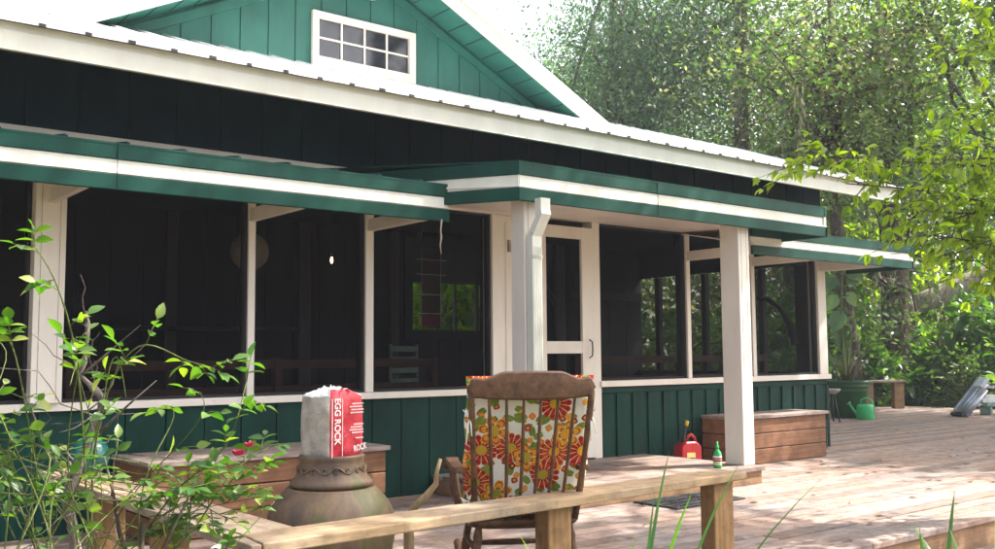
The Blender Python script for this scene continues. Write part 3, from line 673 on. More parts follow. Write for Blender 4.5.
for sx, zz in ((-1, 0.80), (1, 0.80), (-1, 0.42)):
    m = MB(); q = Vector((sx*0.255, -0.37 if zz > .6 else -0.26, zz))
    for dx, dz in ((-0.012, -0.12), (0.012, -0.09), (-0.025, 0.02), (0.02, 0.03)):
        m.tube([q, q+Vector((sx*0.012+dx*0.5, -0.012, dz*0.35)), q+Vector((sx*0.014+dx, -0.015, dz))], [0.005, 0.006, 0.004], 6, flat=0.4)
    m.build('tie', M['floral'], cu)

# ------------------------------------------------------------ clay chimenea with bag
ur = empty('clay_chimenea', 'mossy terracotta chimenea with a bulging body, behind the corner bench', 'chimenea', (2.14, 3.88, 0))
m = MB(); prof = [(0.001, 0.02), (0.16, 0.02), (0.185, 0.03), (0.205, 0.06), (0.24, 0.12), (0.268, 0.19), (0.281, 0.26), (0.283, 0.32), (0.277, 0.365), (0.262, 0.398), (0.240, 0.428), (0.212, 0.458), (0.200, 0.470), (0.196, 0.478), (0.185, 0.481), (0.165, 0.476)]
m.lathe(prof, 56, wob=0.02); b_ = m.build('body', M['clay'], ur)
sb = b_.modifiers.new('s', 'SUBSURF'); sb.levels = sb.render_levels = 1
m = MB(); m.lathe([(0.15, 0.47), (0.176, 0.486), (0.182, 0.494), (0.180, 0.504), (0.170, 0.514), (0.158, 0.528), (0.148, 0.552), (0.142, 0.58), (0.140, 0.60), (0.146, 0.612), (0.14, 0.62), (0.115, 0.618), (0.11, 0.5)], 48, wob=0.015); m.build('neck', M['clay'], ur)
m = MB()
m.tube([((0.150-0.10*(zz-0.555))*math.cos(a), (0.150-0.10*(zz-0.555))*math.sin(a), zz) for a, zz in [(a_, 0.558+0.014*math.sin(a_*9)) for a_ in np.linspace(0, 6.283, 120)]], 0.0045, 6, caps=False)
for k in range(18):
    a1 = 2*math.pi*(k+0.5)/18; sg = 1 if k % 2 else -1; pts = []
    for t in np.linspace(0, 1, 12): th = t*5; r_ = 0.004+0.010*t; zz = 0.558+sg*0.004+sg*r_*math.sin(th); rr_ = 0.151-0.10*(zz-0.555); pts.append((rr_*math.cos(a1+r_*math.cos(th)/0.15), rr_*math.sin(a1+r_*math.cos(th)/0.15), zz))
    m.tube(pts, 0.0035, 5)
m.build('vine_relief', M['clay'], ur)
m = MB()
for k in range(3):
    a = 2*math.pi*k/3+0.5; m.tube([(0.14*math.cos(a), 0.14*math.sin(a), 0.10), (0.22*math.cos(a), 0.22*math.sin(a), -0.0)], 0.012, 6)
m.build('iron_stand', M['handle'], ur)
# bag
bz = 0.605; bang = math.atan2(3.88, 2.14)
bag = empty('rock_bag', 'red and grey plastic bag of egg rock with a crumpled white top, on the chimenea', 'bag', (2.14, 3.88, bz), bang-R(90)+R(39)+R(2))
m = MB(); nn = 14; nh = 16; V_ = []; s = 0.098; H_ = 0.30
per = []
for side in range(4):
    for i in range(nn):
        t = -1+2*i/nn; per.append({0: (t, -1), 1: (1, t), 2: (-t, 1), 3: (-1, -t)}[side])
NP = len(per)
for j in range(nh+1):
    v = j/nh
    for (px, py) in per:
        rr = 1.0+0.05*math.sin(v*3.1)-(0.04 if v < .05 else 0); k = 0.93 if abs(px) > .95 and abs(py) > .95 else 1
        q = Vector((px, py, v*3)); wn_ = 0.010*noise.noise(q*1.7)+0.004*noise.noise(q*5)
        V_.append(((px*s)*rr*k+wn_, (py*s)*rr*k+wn_, v*(H_-0.03)+(0.008*noise.noise(Vector((px*2, py*2, 5))) if j == nh else 0)))
F_ = []; MI = []
for j in range(nh):
    for k in range(NP):
        F_.append((j*NP+k, j*NP+(k+1) % NP, (j+1)*NP+(k+1) % NP, (j+1)*NP+k)); MI.append(1 if (k < nn or k >= NP*2) and k < nn else 0)
m.add(V_, F_, 0, True); m.mi = MI
# crumpled top
top0 = len(m.v); rings = 6
for r_ in range(1, rings+1):
    q = 1-r_/rings
    for (px, py) in per:
        x, y_ = px*s*q, py*s*q
        m.v.append((x, y_, H_-0.03+0.045*(1-q**3)*(0.5+0.9*abs(noise.noise(Vector((x*38, y_*38, 2)))))+0.018*noise.noise(Vector((x*70, y_*70, 7)))))
prev = nh*NP
for r_ in range(rings):
    cur_ = top0+r_*NP
    for k in range(NP):
        m.f.append((prev+k, prev+(k+1) % NP, cur_+(k+1) % NP, cur_+k)); m.mi.append(1 if (k < nn and r_ < 3) else 2); m.sm.append(False)
    prev = cur_
m.build('bag_skin', [M['bag_grey'], M['bag_red'], M['bag_white']], bag)
def text(body, size, mat, parent, M4, name, bold=0.0, sx=1.0):
    cu_ = bpy.data.curves.new(name, 'FONT'); cu_.body = body; cu_.size = size; cu_.offset = bold; cu_.extrude = 0.0006; cu_.align_x = 'CENTER'; cu_.align_y = 'CENTER'
    t = bpy.data.objects.new(name, cu_); COL.objects.link(t); bpy.context.view_layer.update()
    dg = bpy.context.evaluated_depsgraph_get(); me = bpy.data.meshes.new_from_object(t.evaluated_get(dg)); bpy.data.objects.remove(t)
    me.transform(M4 @ Matrix.Diagonal((sx, 1, 1, 1))); me.materials.clear(); me.materials.append(mat)
    o = bpy.data.objects.new(name, me); COL.objects.link(o); o.parent = parent; return o
# front face is local -Y; text running down the bag
fr = Matrix.Translation((-0.066, -s*1.055-0.009, 0.165)) @ Matrix.Rotation(R(90), 4, 'X') @ Matrix.Rotation(R(-90), 4, 'Z')
text('EGG ROCK', 0.047, M['text_white'], bag, fr, 'lettering', 0.0011, 0.84)
fr2 = Matrix.Translation((0.066, -s*1.055-0.009, 0.045)) @ Matrix.Rotation(R(90), 4, 'X') @ Matrix.Rotation(R(8), 4, 'Z')
text('ROCK', 0.036, M['text_white'], bag, fr2, 'lettering', 0.001, 0.75)
m = MB()
for k, (x0, x1, zz) in enumerate([(0.02, 0.085, 0.235), (0.005, 0.08, 0.222), (0.015, 0.088, 0.209), (0.01, 0.085, 0.196), (0.03, 0.085, 0.145), (0.012, 0.08, 0.133), (0.005, 0.085, 0.121), (0.02, 0.088, 0.109), (0.04, 0.085, 0.085)]):
    x = x0
    while x < x1: w_ = random.uniform(0.004, 0.011); m.box(x, min(x+w_, x1), -s*1.06-0.0085, -s*1.06-0.0075, zz, zz+0.0055); x += w_+0.003
m.box(-0.038, -0.035, -s*1.06-0.0085, -s*1.06-0.0075, 0.01, 0.262); m.box(-0.0965, -0.0925, -s*1.06-0.0085, -s*1.06-0.0075, 0.01, 0.262)
m.build('print_lines', M['text_white'], bag)

# driftwood stick
m = MB(); P_ = [(2.623, 3.73, 0.575), (2.61, 3.74, 0.52), (2.61, 3.75, 0.46), (2.585, 3.77, 0.42), (2.55, 3.8, 0.375), (2.525, 3.83, 0.33), (2.52, 3.84, 0.25), (2.53, 3.85, 0.1), (2.53, 3.86, 0.005)]
m.tube(P_, [0.008, 0.010, 0.013, 0.016, 0.017, 0.019, 0.024, 0.027, 0.03], 8)
tag(m.build('driftwood_stick', M['driftwood']), 'pale crooked driftwood stick standing between the chimenea and the rocking chair', 'stick')

# ------------------------------------------------------------ fuel can
fc = empty('fuel_can', 'red plastic fuel can with a yellow capped black spout, by the wall', 'fuel can', (7.02, 6.03, 0), R(-12)); fc.scale = (0.72, 0.8, 0.98)
m = MB(); m.prism([(-0.155, 0), (0.155, 0), (0.155, 0.20), (0.11, 0.235), (0.06, 0.25), (-0.08, 0.25), (-0.155, 0.20)], -0.085, 0.085, 'Y'); m.build('can_body', M['red_plastic'], fc, 0.018, 3)
m = MB(); m.tube([(-0.02, 0, 0.25), (0.01, 0, 0.30), (0.06, 0, 0.31), (0.11, 0, 0.28), (0.135, 0, 0.22)], 0.018, 8); m.build('carry_handle', M['red_plastic'], fc)
m = MB(); m.tube([(-0.06, 0, 0.24), (-0.06, 0, 0.27), (-0.055, 0, 0.30), (-0.01, 0, 0.40)], [0.032, 0.032, 0.014, 0.012], 10); m.build('spout', M['black'], fc)
m = MB(); m.tube([(-0.012, 0, 0.395), (0.004, 0, 0.44)], [0.022, 0.024], 12); m.build('spout_cap', M['yellow'], fc)
m = MB(); m.box(-0.085, 0.045, -0.0905, -0.0865, 0.03, 0.15); lbl = m.build('label', M['label'], fc)
m = MB(); m.box(-0.078, 0.038, -0.093, -0.091, 0.035, 0.105); m.build('label_panel', M['text_dark'], lbl)
m = MB()
for k in range(4): m.box(-0.07+k*0.027, -0.052+k*0.027, -0.095, -0.0935, 0.045, 0.095)
m.build('label_print', M['text_white'], lbl)
# spray bottle
sb_ = empty('spray_bottle', 'small green pump bottle standing on the platform beside the white post', 'bottle', (6.27, 5.08, 0.142), R(-45))
m = MB(); m.lathe([(0.001, 0), (0.03, 0), (0.034, 0.006), (0.034, 0.10), (0.028, 0.125), (0.014, 0.14), (0.012, 0.15), (0.001, 0.15)], 20); m.build('bottle_body', M['green_bottle'], sb_)
m = MB(); m.lathe([(0.001, 0.15), (0.015, 0.15), (0.015, 0.17), (0.008, 0.178), (0.008, 0.205), (0.001, 0.207)], 16); m.build('pump_cap', M['green_bottle'], sb_)
m = MB(); m.lathe([(0.0345, 0.025), (0.0348, 0.03), (0.0348, 0.09), (0.0345, 0.095)], 20); lo = m.build('label', M['bag_white'], sb_)
m = MB(); m.lathe([(0.0352, 0.05), (0.0352, 0.062)], 20); m.build('label_band', M['text_dark'], lo)
m = MB(); m.lathe([(0.0352, 0.066), (0.0352, 0.08)], 20); m.build('label_band', M['red_plastic'], lo)
m = MB(); m.lathe([(0.0352, 0.03), (0.0352, 0.042)], 20); m.build('label_band', M['yellow'], lo)
# door mat
m = MB(); nx_, ny_ = 7, 4; x0, x1, y0, y1 = 5.12, 5.82, 4.5, 4.88
for i in range(nx_+1): xx = x0+(x1-x0)*i/nx_; m.box(xx-0.016, xx+0.016, y0, y1, 0.003, 0.014)
for j in range(ny_+1): yy = y0+(y1-y0)*j/ny_; m.box(x0-0.02, x1+0.02, yy-0.014, yy+0.014, 0.0035, 0.0145)
for i in range(nx_):
    for j in range(ny_): m.tube([(x0+(i+.5)*(x1-x0)/nx_, y0+(j+.5)*(y1-y0)/ny_, .003), (x0+(i+.5)*(x1-x0)/nx_, y0+(j+.5)*(y1-y0)/ny_, .015)], 0.02, 8)
tag(m.build('rubber_mat', M['mat'], None, 0.002), 'black open lattice rubber mat lying on the deck before the platform', 'door mat')

# ------------------------------------------------------------ far deck items
pt = empty('planter_pot', 'large dark green glazed planter with ringed rim at the far end of the house', 'planter', (14.35, 8.95, 0))
m = MB(); m.lathe([(0.001, 0), (0.25, 0), (0.26, 0.03), (0.32, 0.34), (0.335, 0.42), (0.345, 0.44), (0.335, 0.46), (0.35, 0.49), (0.365, 0.51), (0.35, 0.53), (0.365, 0.56), (0.37, 0.60), (0.34, 0.605), (0.32, 0.56)], 40); m.build('pot', M['green_pot'], pt)
m = MB(); m.lathe([(0.001, 0.565), (0.33, 0.56)], 24); m.build('soil', M['soil'], pt)
wc = empty('watering_can', 'bright green plastic watering can beside the dark green planter', 'watering can', (14.12, 8.5, 0), R(-60))
m = MB(); m.lathe([(0.001, 0), (0.125, 0), (0.135, 0.02), (0.128, 0.2), (0.12, 0.225), (0.10, 0.24), (0.06, 0.245)], 28); m.build('can_body', M['green_can'], wc)
m = MB(); m.tube([(-0.10, 0, 0.06), (-0.17, 0, 0.14), (-0.23, 0, 0.235)], [0.035, 0.022, 0.016], 10); m.tube([(-0.225, 0, 0.23), (-0.245, 0, 0.26)], [0.02, 0.035], 12); m.build('spout', M['green_can'], wc)
m = MB(); m.tube([(-0.07, 0, 0.23), (-0.05, 0, 0.31), (0.02, 0, 0.335), (0.09, 0, 0.31), (0.125, 0, 0.22), (0.13, 0, 0.10)], 0.014, 8); m.build('handle', M['green_can'], wc)
st = empty('side_stand', 'thin black stand with a pale bowl at the corner of the house', 'stand', (13.3, 8.55, 0))
m = MB()
for a in (0.5, 2.6, 4.7): m.tube([(0.03*math.cos(a), 0.03*math.sin(a), 0.42), (0.12*math.cos(a), 0.12*math.sin(a), 0)], 0.012, 6)
m.build('legs', M['black'], st)
m = MB(); m.lathe([(0.001, 0.42), (0.06, 0.42), (0.12, 0.47), (0.13, 0.5), (0.12, 0.5), (0.05, 0.45)], 20); m.build('bowl', M['rust'], st)
fb = empty('far_bench', 'small plain wooden bench at the far edge of the deck, beyond the planter', 'bench', (17.0, 9.92, 0), R(-20))
B('seat', M['box_lid'], fb, (-0.6, 0.5, -0.15, 0.15, 0.49, 0.53), bevel=0.004)
for x in (-0.33, 0.36): B('leg', M['deck_edge'], fb, (x-0.11, x+0.11, -0.10, 0.0, 0, 0.4895), bevel=0.005)
# aluminium ladder-like bundle
al = empty('folded_ladder', 'folded aluminium step ladder leaning tilted at the right end of the deck', 'ladder', (15.85, 7.80, 0), R(-38)); al.scale = (1.15, 1.15, 1.15)
MT = Matrix.Rotation(R(-50), 4, 'Y')
for yy in (-0.14, -0.04, 0.06):
    m = MB(); m.tube([MT @ Vector((0, yy, 0.04)), MT @ Vector((0.60+yy, yy, 0.04))], 0.036, 12); m.build('tube_leg', M['alum'], al)
m = MB(); m.box(0.02, 0.64, 0.12, 0.17, -0.03, 0.11, mat=MT); m.build('side_plate', M['alum'], al, 0.006)
m = MB()
for k in range(4): m.box(0.05+k*0.16, 0.1+k*0.16, -0.15, 0.17, -0.03, -0.004, mat=MT)
m.build('rungs', M['alum'], al, 0.003)
m = MB(); m.box(0.44, 0.60, -0.17, 0.02, 0.091, 0.15, mat=MT); m.build('top_cap', M['white_pl'], al, 0.008)
m = MB(); m.box(-0.05, 0.0, -0.17, 0.19, -0.01, 0.1, mat=MT); m.build('feet', M['black'], al, 0.006)
ss = empty('saw_stand', 'low grey green metal tool stand beside the tilted ladder', 'tool stand', (16.75, 7.65, 0), R(-30))
m = MB(); m.box(-0.3, 0.35, -0.15, 0.15, 0.14, 0.2); m.box(-0.25, -0.2, -0.14, 0.14, 0.0, 0.139); m.box(0.25, 0.3, -0.14, 0.14, 0, 0.139); m.build('base', M['ltgreen'], ss, 0.01)
m = MB(); m.box(-0.3, 0.35, -0.03, 0.03, 0.201, 0.33); m.build('fence', M['alum'], ss, 0.006)
# teal ball on bench arm end
tb = MB(); tb.lathe([(0.001, 0.45+0.0)]+[(0.10*math.sin(a), 0.552-0.10*math.cos(a)) for a in np.linspace(0.15, math.pi-0.01, 18)], 28)
tag(tb.build('gazing_ball', M['teal']), 'teal glazed ball resting on the bench arm behind the rose bush', 'garden ball'); bpy.data.objects['gazing_ball'].location = (1.5, 5.25, 0)

# ------------------------------------------------------------ porch interior
ib = empty('porch_bench', 'long reddish brown slatted bench inside the porch, back to the windows', 'bench', (3.3, 6.9, 0.06))
for zz, hh in ((0.90, 0.07), (0.72, 0.05), (0.62, 0.05)): B('backrest_rail', M['inbench'], ib, (-1.5, 1.5, -0.03, 0.03, zz, zz+hh))
B('seat', M['inbench'], ib, (-1.5, 1.5, 0.04, 0.45, 0.40, 0.44))
for x in (-1.5, 0, 1.45): B('leg', M['inbench'], ib, (x, x+0.06, -0.035, 0.035, 0, 0.98)); 
for x in (-1.5, 1.45): B('leg', M['inbench'], ib, (x, x+0.06, 0.38, 0.44, 0, 0.6))
for x in (-1.5, 1.42): B('armrest', M['inbench'], ib, (x, x+0.09, 0.04, 0.46, 0.601, 0.64))
ib2 = copy_tree(ib); ib2['label'] = 'dark slatted bench inside the porch, right of the screen door'; ib2.location = (7.9, 6.9, 0.06)
ib2['group'] = ib['group'] = 'slatted benches inside the porch'
fcx = empty('folding_chair', 'pale green slatted chair inside the porch behind the long bench', 'chair', (5.0, 7.7, 0.06), R(20))
for zz in (1.03, 0.93, 0.83, 0.73): B('back_slat', M['ltgreen'], fcx, (-0.19, 0.19, -0.01, 0.01, zz, zz+0.05))
B('seat', M['ltgreen'], fcx, (-0.2, 0.2, 0.0, 0.4, 0.44, 0.47))
for x in (-0.21, 0.19): B('leg', M['ltgreen'], fcx, (x, x+0.02, -0.012, 0.012, 0, 1.1)); B('leg', M['ltgreen'], fcx, (x, x+0.02, 0.38, 0.4, 0, 0.44))
ln = MB(); ln.lathe([(0.001, -0.165)]+[(0.165*math.sin(a), -0.165*math.cos(a)) for a in np.linspace(0.1, math.pi-0.1, 20)]+[(0.001, 0.165)], 28); ln.tube([(0, 0, 0.16), (0, 0, 0.44)], 0.003, 5)
o = tag(ln.build('paper_lantern', M['lantern']), 'round cream paper lantern hanging inside the porch', 'lantern'); o.location = (3.59, 8.0, 1.97)
bl = empty('pendant_bulb', 'small lit bare bulb hanging in the dark porch', 'light bulb', (4.40, 8.0, 1.94))
m = MB(); m.lathe([(0.001, -0.03), (0.008, -0.024), (0.012, -0.008), (0.010, 0.01), (0.006, 0.03)], 14); m.build('bulb', M['bulb'], bl)
m = MB(); m.tube([(0, 0, 0.028), (0, 0, 0.07)], 0.014, 8); m.tube([(0, 0, 0.07), (0, 0, 0.475)], 0.003, 5); m.build('cord', M['black'], bl)
ck = MB(); ck.tube([(3.81, 5.395, 1.975), (3.80, 5.395, 1.90), (3.81, 5.4, 1.85), (3.80, 5.4, 1.80), (3.805, 5.395, 1.74)], [0.006, 0.005, 0.008, 0.005, 0.003], 6)
tag(ck.build('frayed_rope', M['rope']), 'short frayed rope hanging from the end of the green awning', 'rope')
hp = empty('hanging_panels', 'column of dark red and brown cloth panels hanging in the porch', 'wall hanging', (4.96, 7.2, 0))
for k, (mt, za, zb) in enumerate(((M['panel_br'], 1.78, 1.90), (M['panel_br'], 1.60, 1.77), (M['panel_br'], 1.43, 1.59), (M['panel_red'], 1.30, 1.42))): B('panel', mt, hp, (-0.10, 0.10, -0.008, 0.008, za, zb))
B('hanging_rod', M['alum'], hp, (-0.16, 0.16, -0.012, -0.009, 1.905, 1.909), (-0.16, 0.16, -0.012, -0.009, 1.772, 1.776), (-0.16, 0.16, -0.012, -0.009, 1.594, 1.598), (-0.16, 0.16, -0.012, -0.009, 1.424, 1.428), (-0.105, -0.102, -0.012, -0.009, 1.3, 2.4), (0.102, 0.105, -0.012, -0.009, 1.3, 2.4), bevel=0)
SH1 = (-1.0, 3.5, 8.6, 5.0, 3.6, 2.0)
SH2 = (0.0, 3.6, 8.8, 4.2, 1.4, 1.2)
# ------------------------------------------------------------ vegetation
def mesh_np(name, V, F, mat, smooth=False):
    me = bpy.data.meshes.new(name); n, k = F.shape
    me.vertices.add(len(V)); me.vertices.foreach_set('co', V.astype(np.float32).ravel())
    me.loops.add(n*k); me.loops.foreach_set('vertex_index', F.astype(np.int32).ravel())
    me.polygons.add(n); me.polygons.foreach_set('loop_start', np.arange(0, n*k, k, dtype=np.int32)); me.polygons.foreach_set('loop_total', np.full(n, k, dtype=np.int32))
    me.update(calc_edges=True); me.materials.append(mat); return me
def frames(n, droop=0.0, r=rng):
    d = r.normal(size=(n, 3)); d[:, 2] = d[:, 2]*0.6-droop; d /= np.linalg.norm(d, axis=1)[:, None]
    u = r.normal(size=(n, 3)); u[:, 2] += 0.7; s = np.cross(d, u); s /= np.linalg.norm(s, axis=1)[:, None]+1e-9
    return d, s, np.cross(s, d)
def leaf_mesh(name, P, size, mat, aspect=0.5, droop=0.3, fold=0.15, D=None):
    n = len(P); d, s, u = frames(n, droop)
    if D is not None:
        d = D/np.linalg.norm(D, axis=1)[:, None]; s = np.cross(d, rng.normal(size=(n, 3))+np.array([0, 0, 1.5])); s /= np.linalg.norm(s, axis=1)[:, None]; u = np.cross(s, d)
    L = size*(0.65+0.7*rng.random(n))[:, None]; w = L*aspect*0.5
    a = P; b = P+d*L*0.45+s*w+u*fold*w; c = P+d*L; e = P+d*L*0.45-s*w+u*fold*w
    V = np.stack([a, b, c, e], 1).reshape(-1, 3)
    F = np.arange(4*n).reshape(n, 4)
    return mesh_np(name, V, F, mat)
def fine_leaf_mesh(name, P, D, size, mat, aspect=0.55, curl=0.25, U=None):
    # nine-point leaf, folded along the midrib and curling down
    n = len(P); d = D/np.linalg.norm(D, axis=1)[:, None]
    s = np.cross(d, (U if U is not None else rng.normal(size=(n, 3))*0.45+np.array([0, 0, 1.0]))); s /= np.linalg.norm(s, axis=1)[:, None]; u = np.cross(s, d)
    L = (size*(0.7+0.6*rng.random(n)))[:, None]; rows = []
    for t, wd in ((0, 0.03), (0.22, 0.75), (0.45, 1.0), (0.72, 0.72), (1.0, 0.02)):
        cpt = P+d*L*t-u*L*curl*t*t; w = L*aspect*0.5*wd
        rows.append((cpt+s*w+u*w*0.35, cpt, cpt-s*w+u*w*0.35))
    V = np.stack([x for r in rows for x in r], 1).reshape(-1, 3); fs = []
    for i in range(4):
        for j in range(2): a = i*3+j; fs.append((a, a+1, a+4, a+3))
    F = (np.array(fs)[None]+np.arange(n)[:, None, None]*15).reshape(-1, 4)
    me = mesh_np(name, V, F, mat); me.polygons.foreach_set('use_smooth', [True]*len(me.polygons)); return me
def link(name, me, parent=None, loc=None):
    o = bpy.data.objects.new(name, me); COL.objects.link(o); o.parent = parent
    if loc: o.location = loc
    return o
def branch_pts(p, q, k=6, wob=0.12):
    p, q = Vector(p), Vector(q); L = (q-p).length; off = random.uniform(0, 50)
    return [p.lerp(q, t)+Vector((noise.noise(Vector((t*2.3, off, 0))), noise.noise(Vector((t*2.3, off, 9))), noise.noise(Vector((t*2.3, off, 19)))*0.6))*L*wob*math.sin(t*math.pi*0.9+0.1) for t in np.linspace(0, 1, k)]
def tree(name, label, H, r0, crown, nl, lsize, lmat, loc, group, bark='bark', lean=(0, 0), limbs=16, droop=0.4, moss=0, clump=0.45, dens=70, low=0.3, twig=True):
    """crown = (cx,cy,cz,rx,ry,rz) relative to the base"""
    root = empty(name, label, 'tree', loc, group=group)
    tb = MB(); n = 12; tp = []; rr = []
    for i in range(n):
        t = i/(n-1); z = H*t
        tp.append(Vector((lean[0]*t+0.25*noise.noise(Vector((t*3, loc[0], 1))), lean[1]*t+0.25*noise.noise(Vector((t*3, loc[1], 5))), z))); rr.append(r0*(1-0.72*t)*(1.35 if i == 0 else 1))
    tb.tube(tp, rr, 12); tips = []
    cx, cy, cz, rx, ry, rz_ = crown
    for k in range(limbs):
        t = random.uniform(low, 0.97); i = t*(n-1); a = tp[int(i)].lerp(tp[min(int(i)+1, n-1)], i % 1)
        while True:
            u = Vector((random.uniform(-1, 1), random.uniform(-1, 1), random.uniform(-1, 1)))
            if 0.35 < u.length < 1: break
        q = Vector((cx+u.x*rx, cy+u.y*ry, cz+u.z*rz_)); bp = branch_pts(a, q, 7, 0.16)
        rb_ = r0*0.36*(1-t*0.55); tb.tube(bp, [rb_*(1-0.85*s_/6)+0.008 for s_ in range(7)], 7); tips.append(q)
        for j in range(5):
            b0 = bp[random.randint(2, 6)]; q2 = b0+Vector((random.gauss(0, 1), random.gauss(0, 1), random.gauss(0, 0.6)))*min(rx, ry)*0.33
            tb.tube(branch_pts(b0, q2, 5, 0.2), [rb_*0.35, rb_*0.28, rb_*0.2, rb_*0.12, 0.006], 5); tips.append(q2)
    tb.build('trunk', M[bark], root)
    tips = np.array([tuple(t) for t in tips]); nc = max(1, nl//dens)
    ctr = tips[rng.integers(0, len(tips), nc)]+rng.normal(size=(nc, 3))*np.array([rx, ry, rz_])*0.15
    P = np.repeat(ctr, dens, 0)+rng.normal(size=(nc*dens, 3))*clump*np.array([1, 1, 0.75])
    me = leaf_mesh('crown', P, lsize, M[lmat], 0.5, droop); link('crown', me, root)
    if moss:
        ctr = tips[rng.integers(0, len(tips), moss)]; st_ = 26
        P = np.repeat(ctr, st_, 0); P[:, 2] -= np.tile(np.linspace(0, 1.3, st_), moss)*np.repeat(0.4+rng.random(moss), st_); P += rng.normal(size=P.shape)*0.06
        D = np.tile(np.array([0, 0, -1.0]), (len(P), 1))+rng.normal(size=P.shape)*0.25
        link('hanging_moss', leaf_mesh('hanging_moss', P, 0.22, M['moss'], 0.18, D=D), root)
    return root
def place(src, label, loc, rz, sc=1.0):
    c = copy_tree(src); c.location = loc; c.rotation_euler = (0, 0, rz); c.scale = (sc, sc, sc*random.uniform(0.92, 1.08)); c['label'] = label; return c

GZ = -0.48
G1 = 'trees in the wood beyond the deck'
# trees with their own place
tree('leafy_tree', 'tall blue green tree with drooping foliage rising right behind the gable roof', 12, 0.26, (0.5, -0.4, 7.3, 3.0, 3.0, 4.2), 50000, 0.10, 'leaf_a', (16.6, 16.2, GZ), G1, droop=0.9, clump=0.5, limbs=26)
tA = [o for o in bpy.data.objects if o.get('label', '').startswith('tall blue green')][0]
tree('leafy_tree', 'straight dark trunked tree standing behind the right end of the roof', 15, 0.24, (1.2, 0.6, 10.3, 2.8, 2.8, 3.8), 15000, 0.12, 'leaf_b', (17.7, 13.4, GZ), G1, droop=0.5, limbs=18, low=0.5)
tree('mossy_oak', 'twisted moss hung oak with bare limbs above the right roof corner', 10, 0.34, (0.2, -0.3, 6.3, 4.0, 4.0, 3.4), 11000, 0.13, 'leaf_b', (18.7, 10.9, GZ), G1, lean=(0.8, -0.6), droop=0.4, limbs=16, moss=35, low=0.25, clump=0.55)
tB = [o for o in bpy.data.objects if o.get('label', '').startswith('twisted moss')][0]
tree('leafy_tree', 'dark trunk tree just beyond the corner of the porch, behind the planter', 9, 0.2, (0, 0, 6.5, 2.2, 2.2, 2.0), 4500, 0.11, 'leaf_c', (17.3, 10.75, GZ), G1, lean=(0.1, 0.3), low=0.5)
tree('leafy_tree', 'tree with a brown trunk behind the small far bench', 11, 0.26, (0, 0, 7.4, 3.0, 3.0, 2.8), 16000, 0.12, 'leaf_b', (20.3, 11.3, GZ), G1, lean=(-0.3, -0.1), low=0.45)
tC = [o for o in bpy.data.objects if o.get('label', '').startswith('tree with a brown')][0]
# leaning pale log
m = MB(); m.tube(branch_pts((20.6, 11.6, 1.9), (25.5, 7.6, 4.6), 8, 0.05), [0.24, 0.22, 0.2, 0.17, 0.14, 0.12, 0.1, 0.08], 12); m.tube(branch_pts((22.3, 10.3, 2.7), (23.8, 9.2, 4.2), 5), [0.08, 0.06, 0.05, 0.04, 0.02], 6); m.tube([(20.6, 11.6, 1.9), (20.2, 12.2, 0.6), (20.0, 12.5, -0.5)], [0.24, 0.27, 0.3], 12)
tag(m.build('leaning_trunk', M['pale_bark']), 'pale leaning dead trunk crossing the wood behind the shrubs', 'dead tree')
# wood behind, copies
spots = [(35, 24, 1.1), (21.5, 20.5, 1.05), (26, 17.5, 1.1), (24.5, 13.2, 0.95), (34, 17, 1.1), (40, 10, 1.1), (31, 15, 1.15), (33, 9.5, 1.1), (24, 24.5, 1.15), (30, 21, 1.2), (37, 13, 1.2), (44, 15, 1.2)]
srcs = [tA, tC, tB]
spots.sort(key=lambda p: -p[1]/p[0])
ords = ['leftmost', 'second', 'third', 'fourth', 'fifth', 'sixth', 'seventh', 'eighth', 'ninth', 'tenth', 'eleventh', 'rightmost']
kinds = ['blue green drooping tree', 'mid green tree', 'grey mossy oak']
for i, (x, y, sc) in enumerate(spots):
    k = i % 3 if not (x < 14) else 1
    lab = f'{kinds[k]} deep in the wood, {ords[i]} of the far trees' + (' from the left' if 0 < i < 11 else '')
    place(srcs[k], lab, (x, y, GZ-0.1), random.uniform(0, 6), sc*(0.8 if x == 12.5 or x == 8 else 1.0))
# far wood mass
def ring_mass():
    n = 60000; th = rng.uniform(R(-8), R(100), n); r_ = rng.uniform(38, 56, n)
    hmax = 9+3.5*np.sin(th*9)+2.5*np.sin(th*23+1); z = rng.random(n)**0.8*hmax*np.where(th > R(47), 0.45, 1)
    P = np.stack([r_*np.cos(th), r_*np.sin(th), GZ+z], 1); return P
tag(link('far_wood', leaf_mesh('far_wood', ring_mass(), 0.42, M['leaf_c'], 0.6, 0.4)), 'sunlit mass of distant woodland foliage behind the trees', 'wood', kind='stuff')
# shade trees outside the frame on the sun side
G2 = 'shade trees at the side of the deck'
tree('shade_tree', 'broad shade tree right of the deck whose canopy hangs over it', 10, 0.3, SH1, 95000, 0.17, 'leaf_b', (19.5, 1.0, GZ), G2, low=0.55, limbs=26, clump=0.4, droop=0.3)
tree('shade_tree', 'second shade tree standing close to the deck front edge, right of the viewpoint', 11, 0.3, SH2, 9000, 0.13, 'leaf_b', (9.5, -0.6, GZ), G2, low=0.55, limbs=24, clump=0.22, droop=0.3)

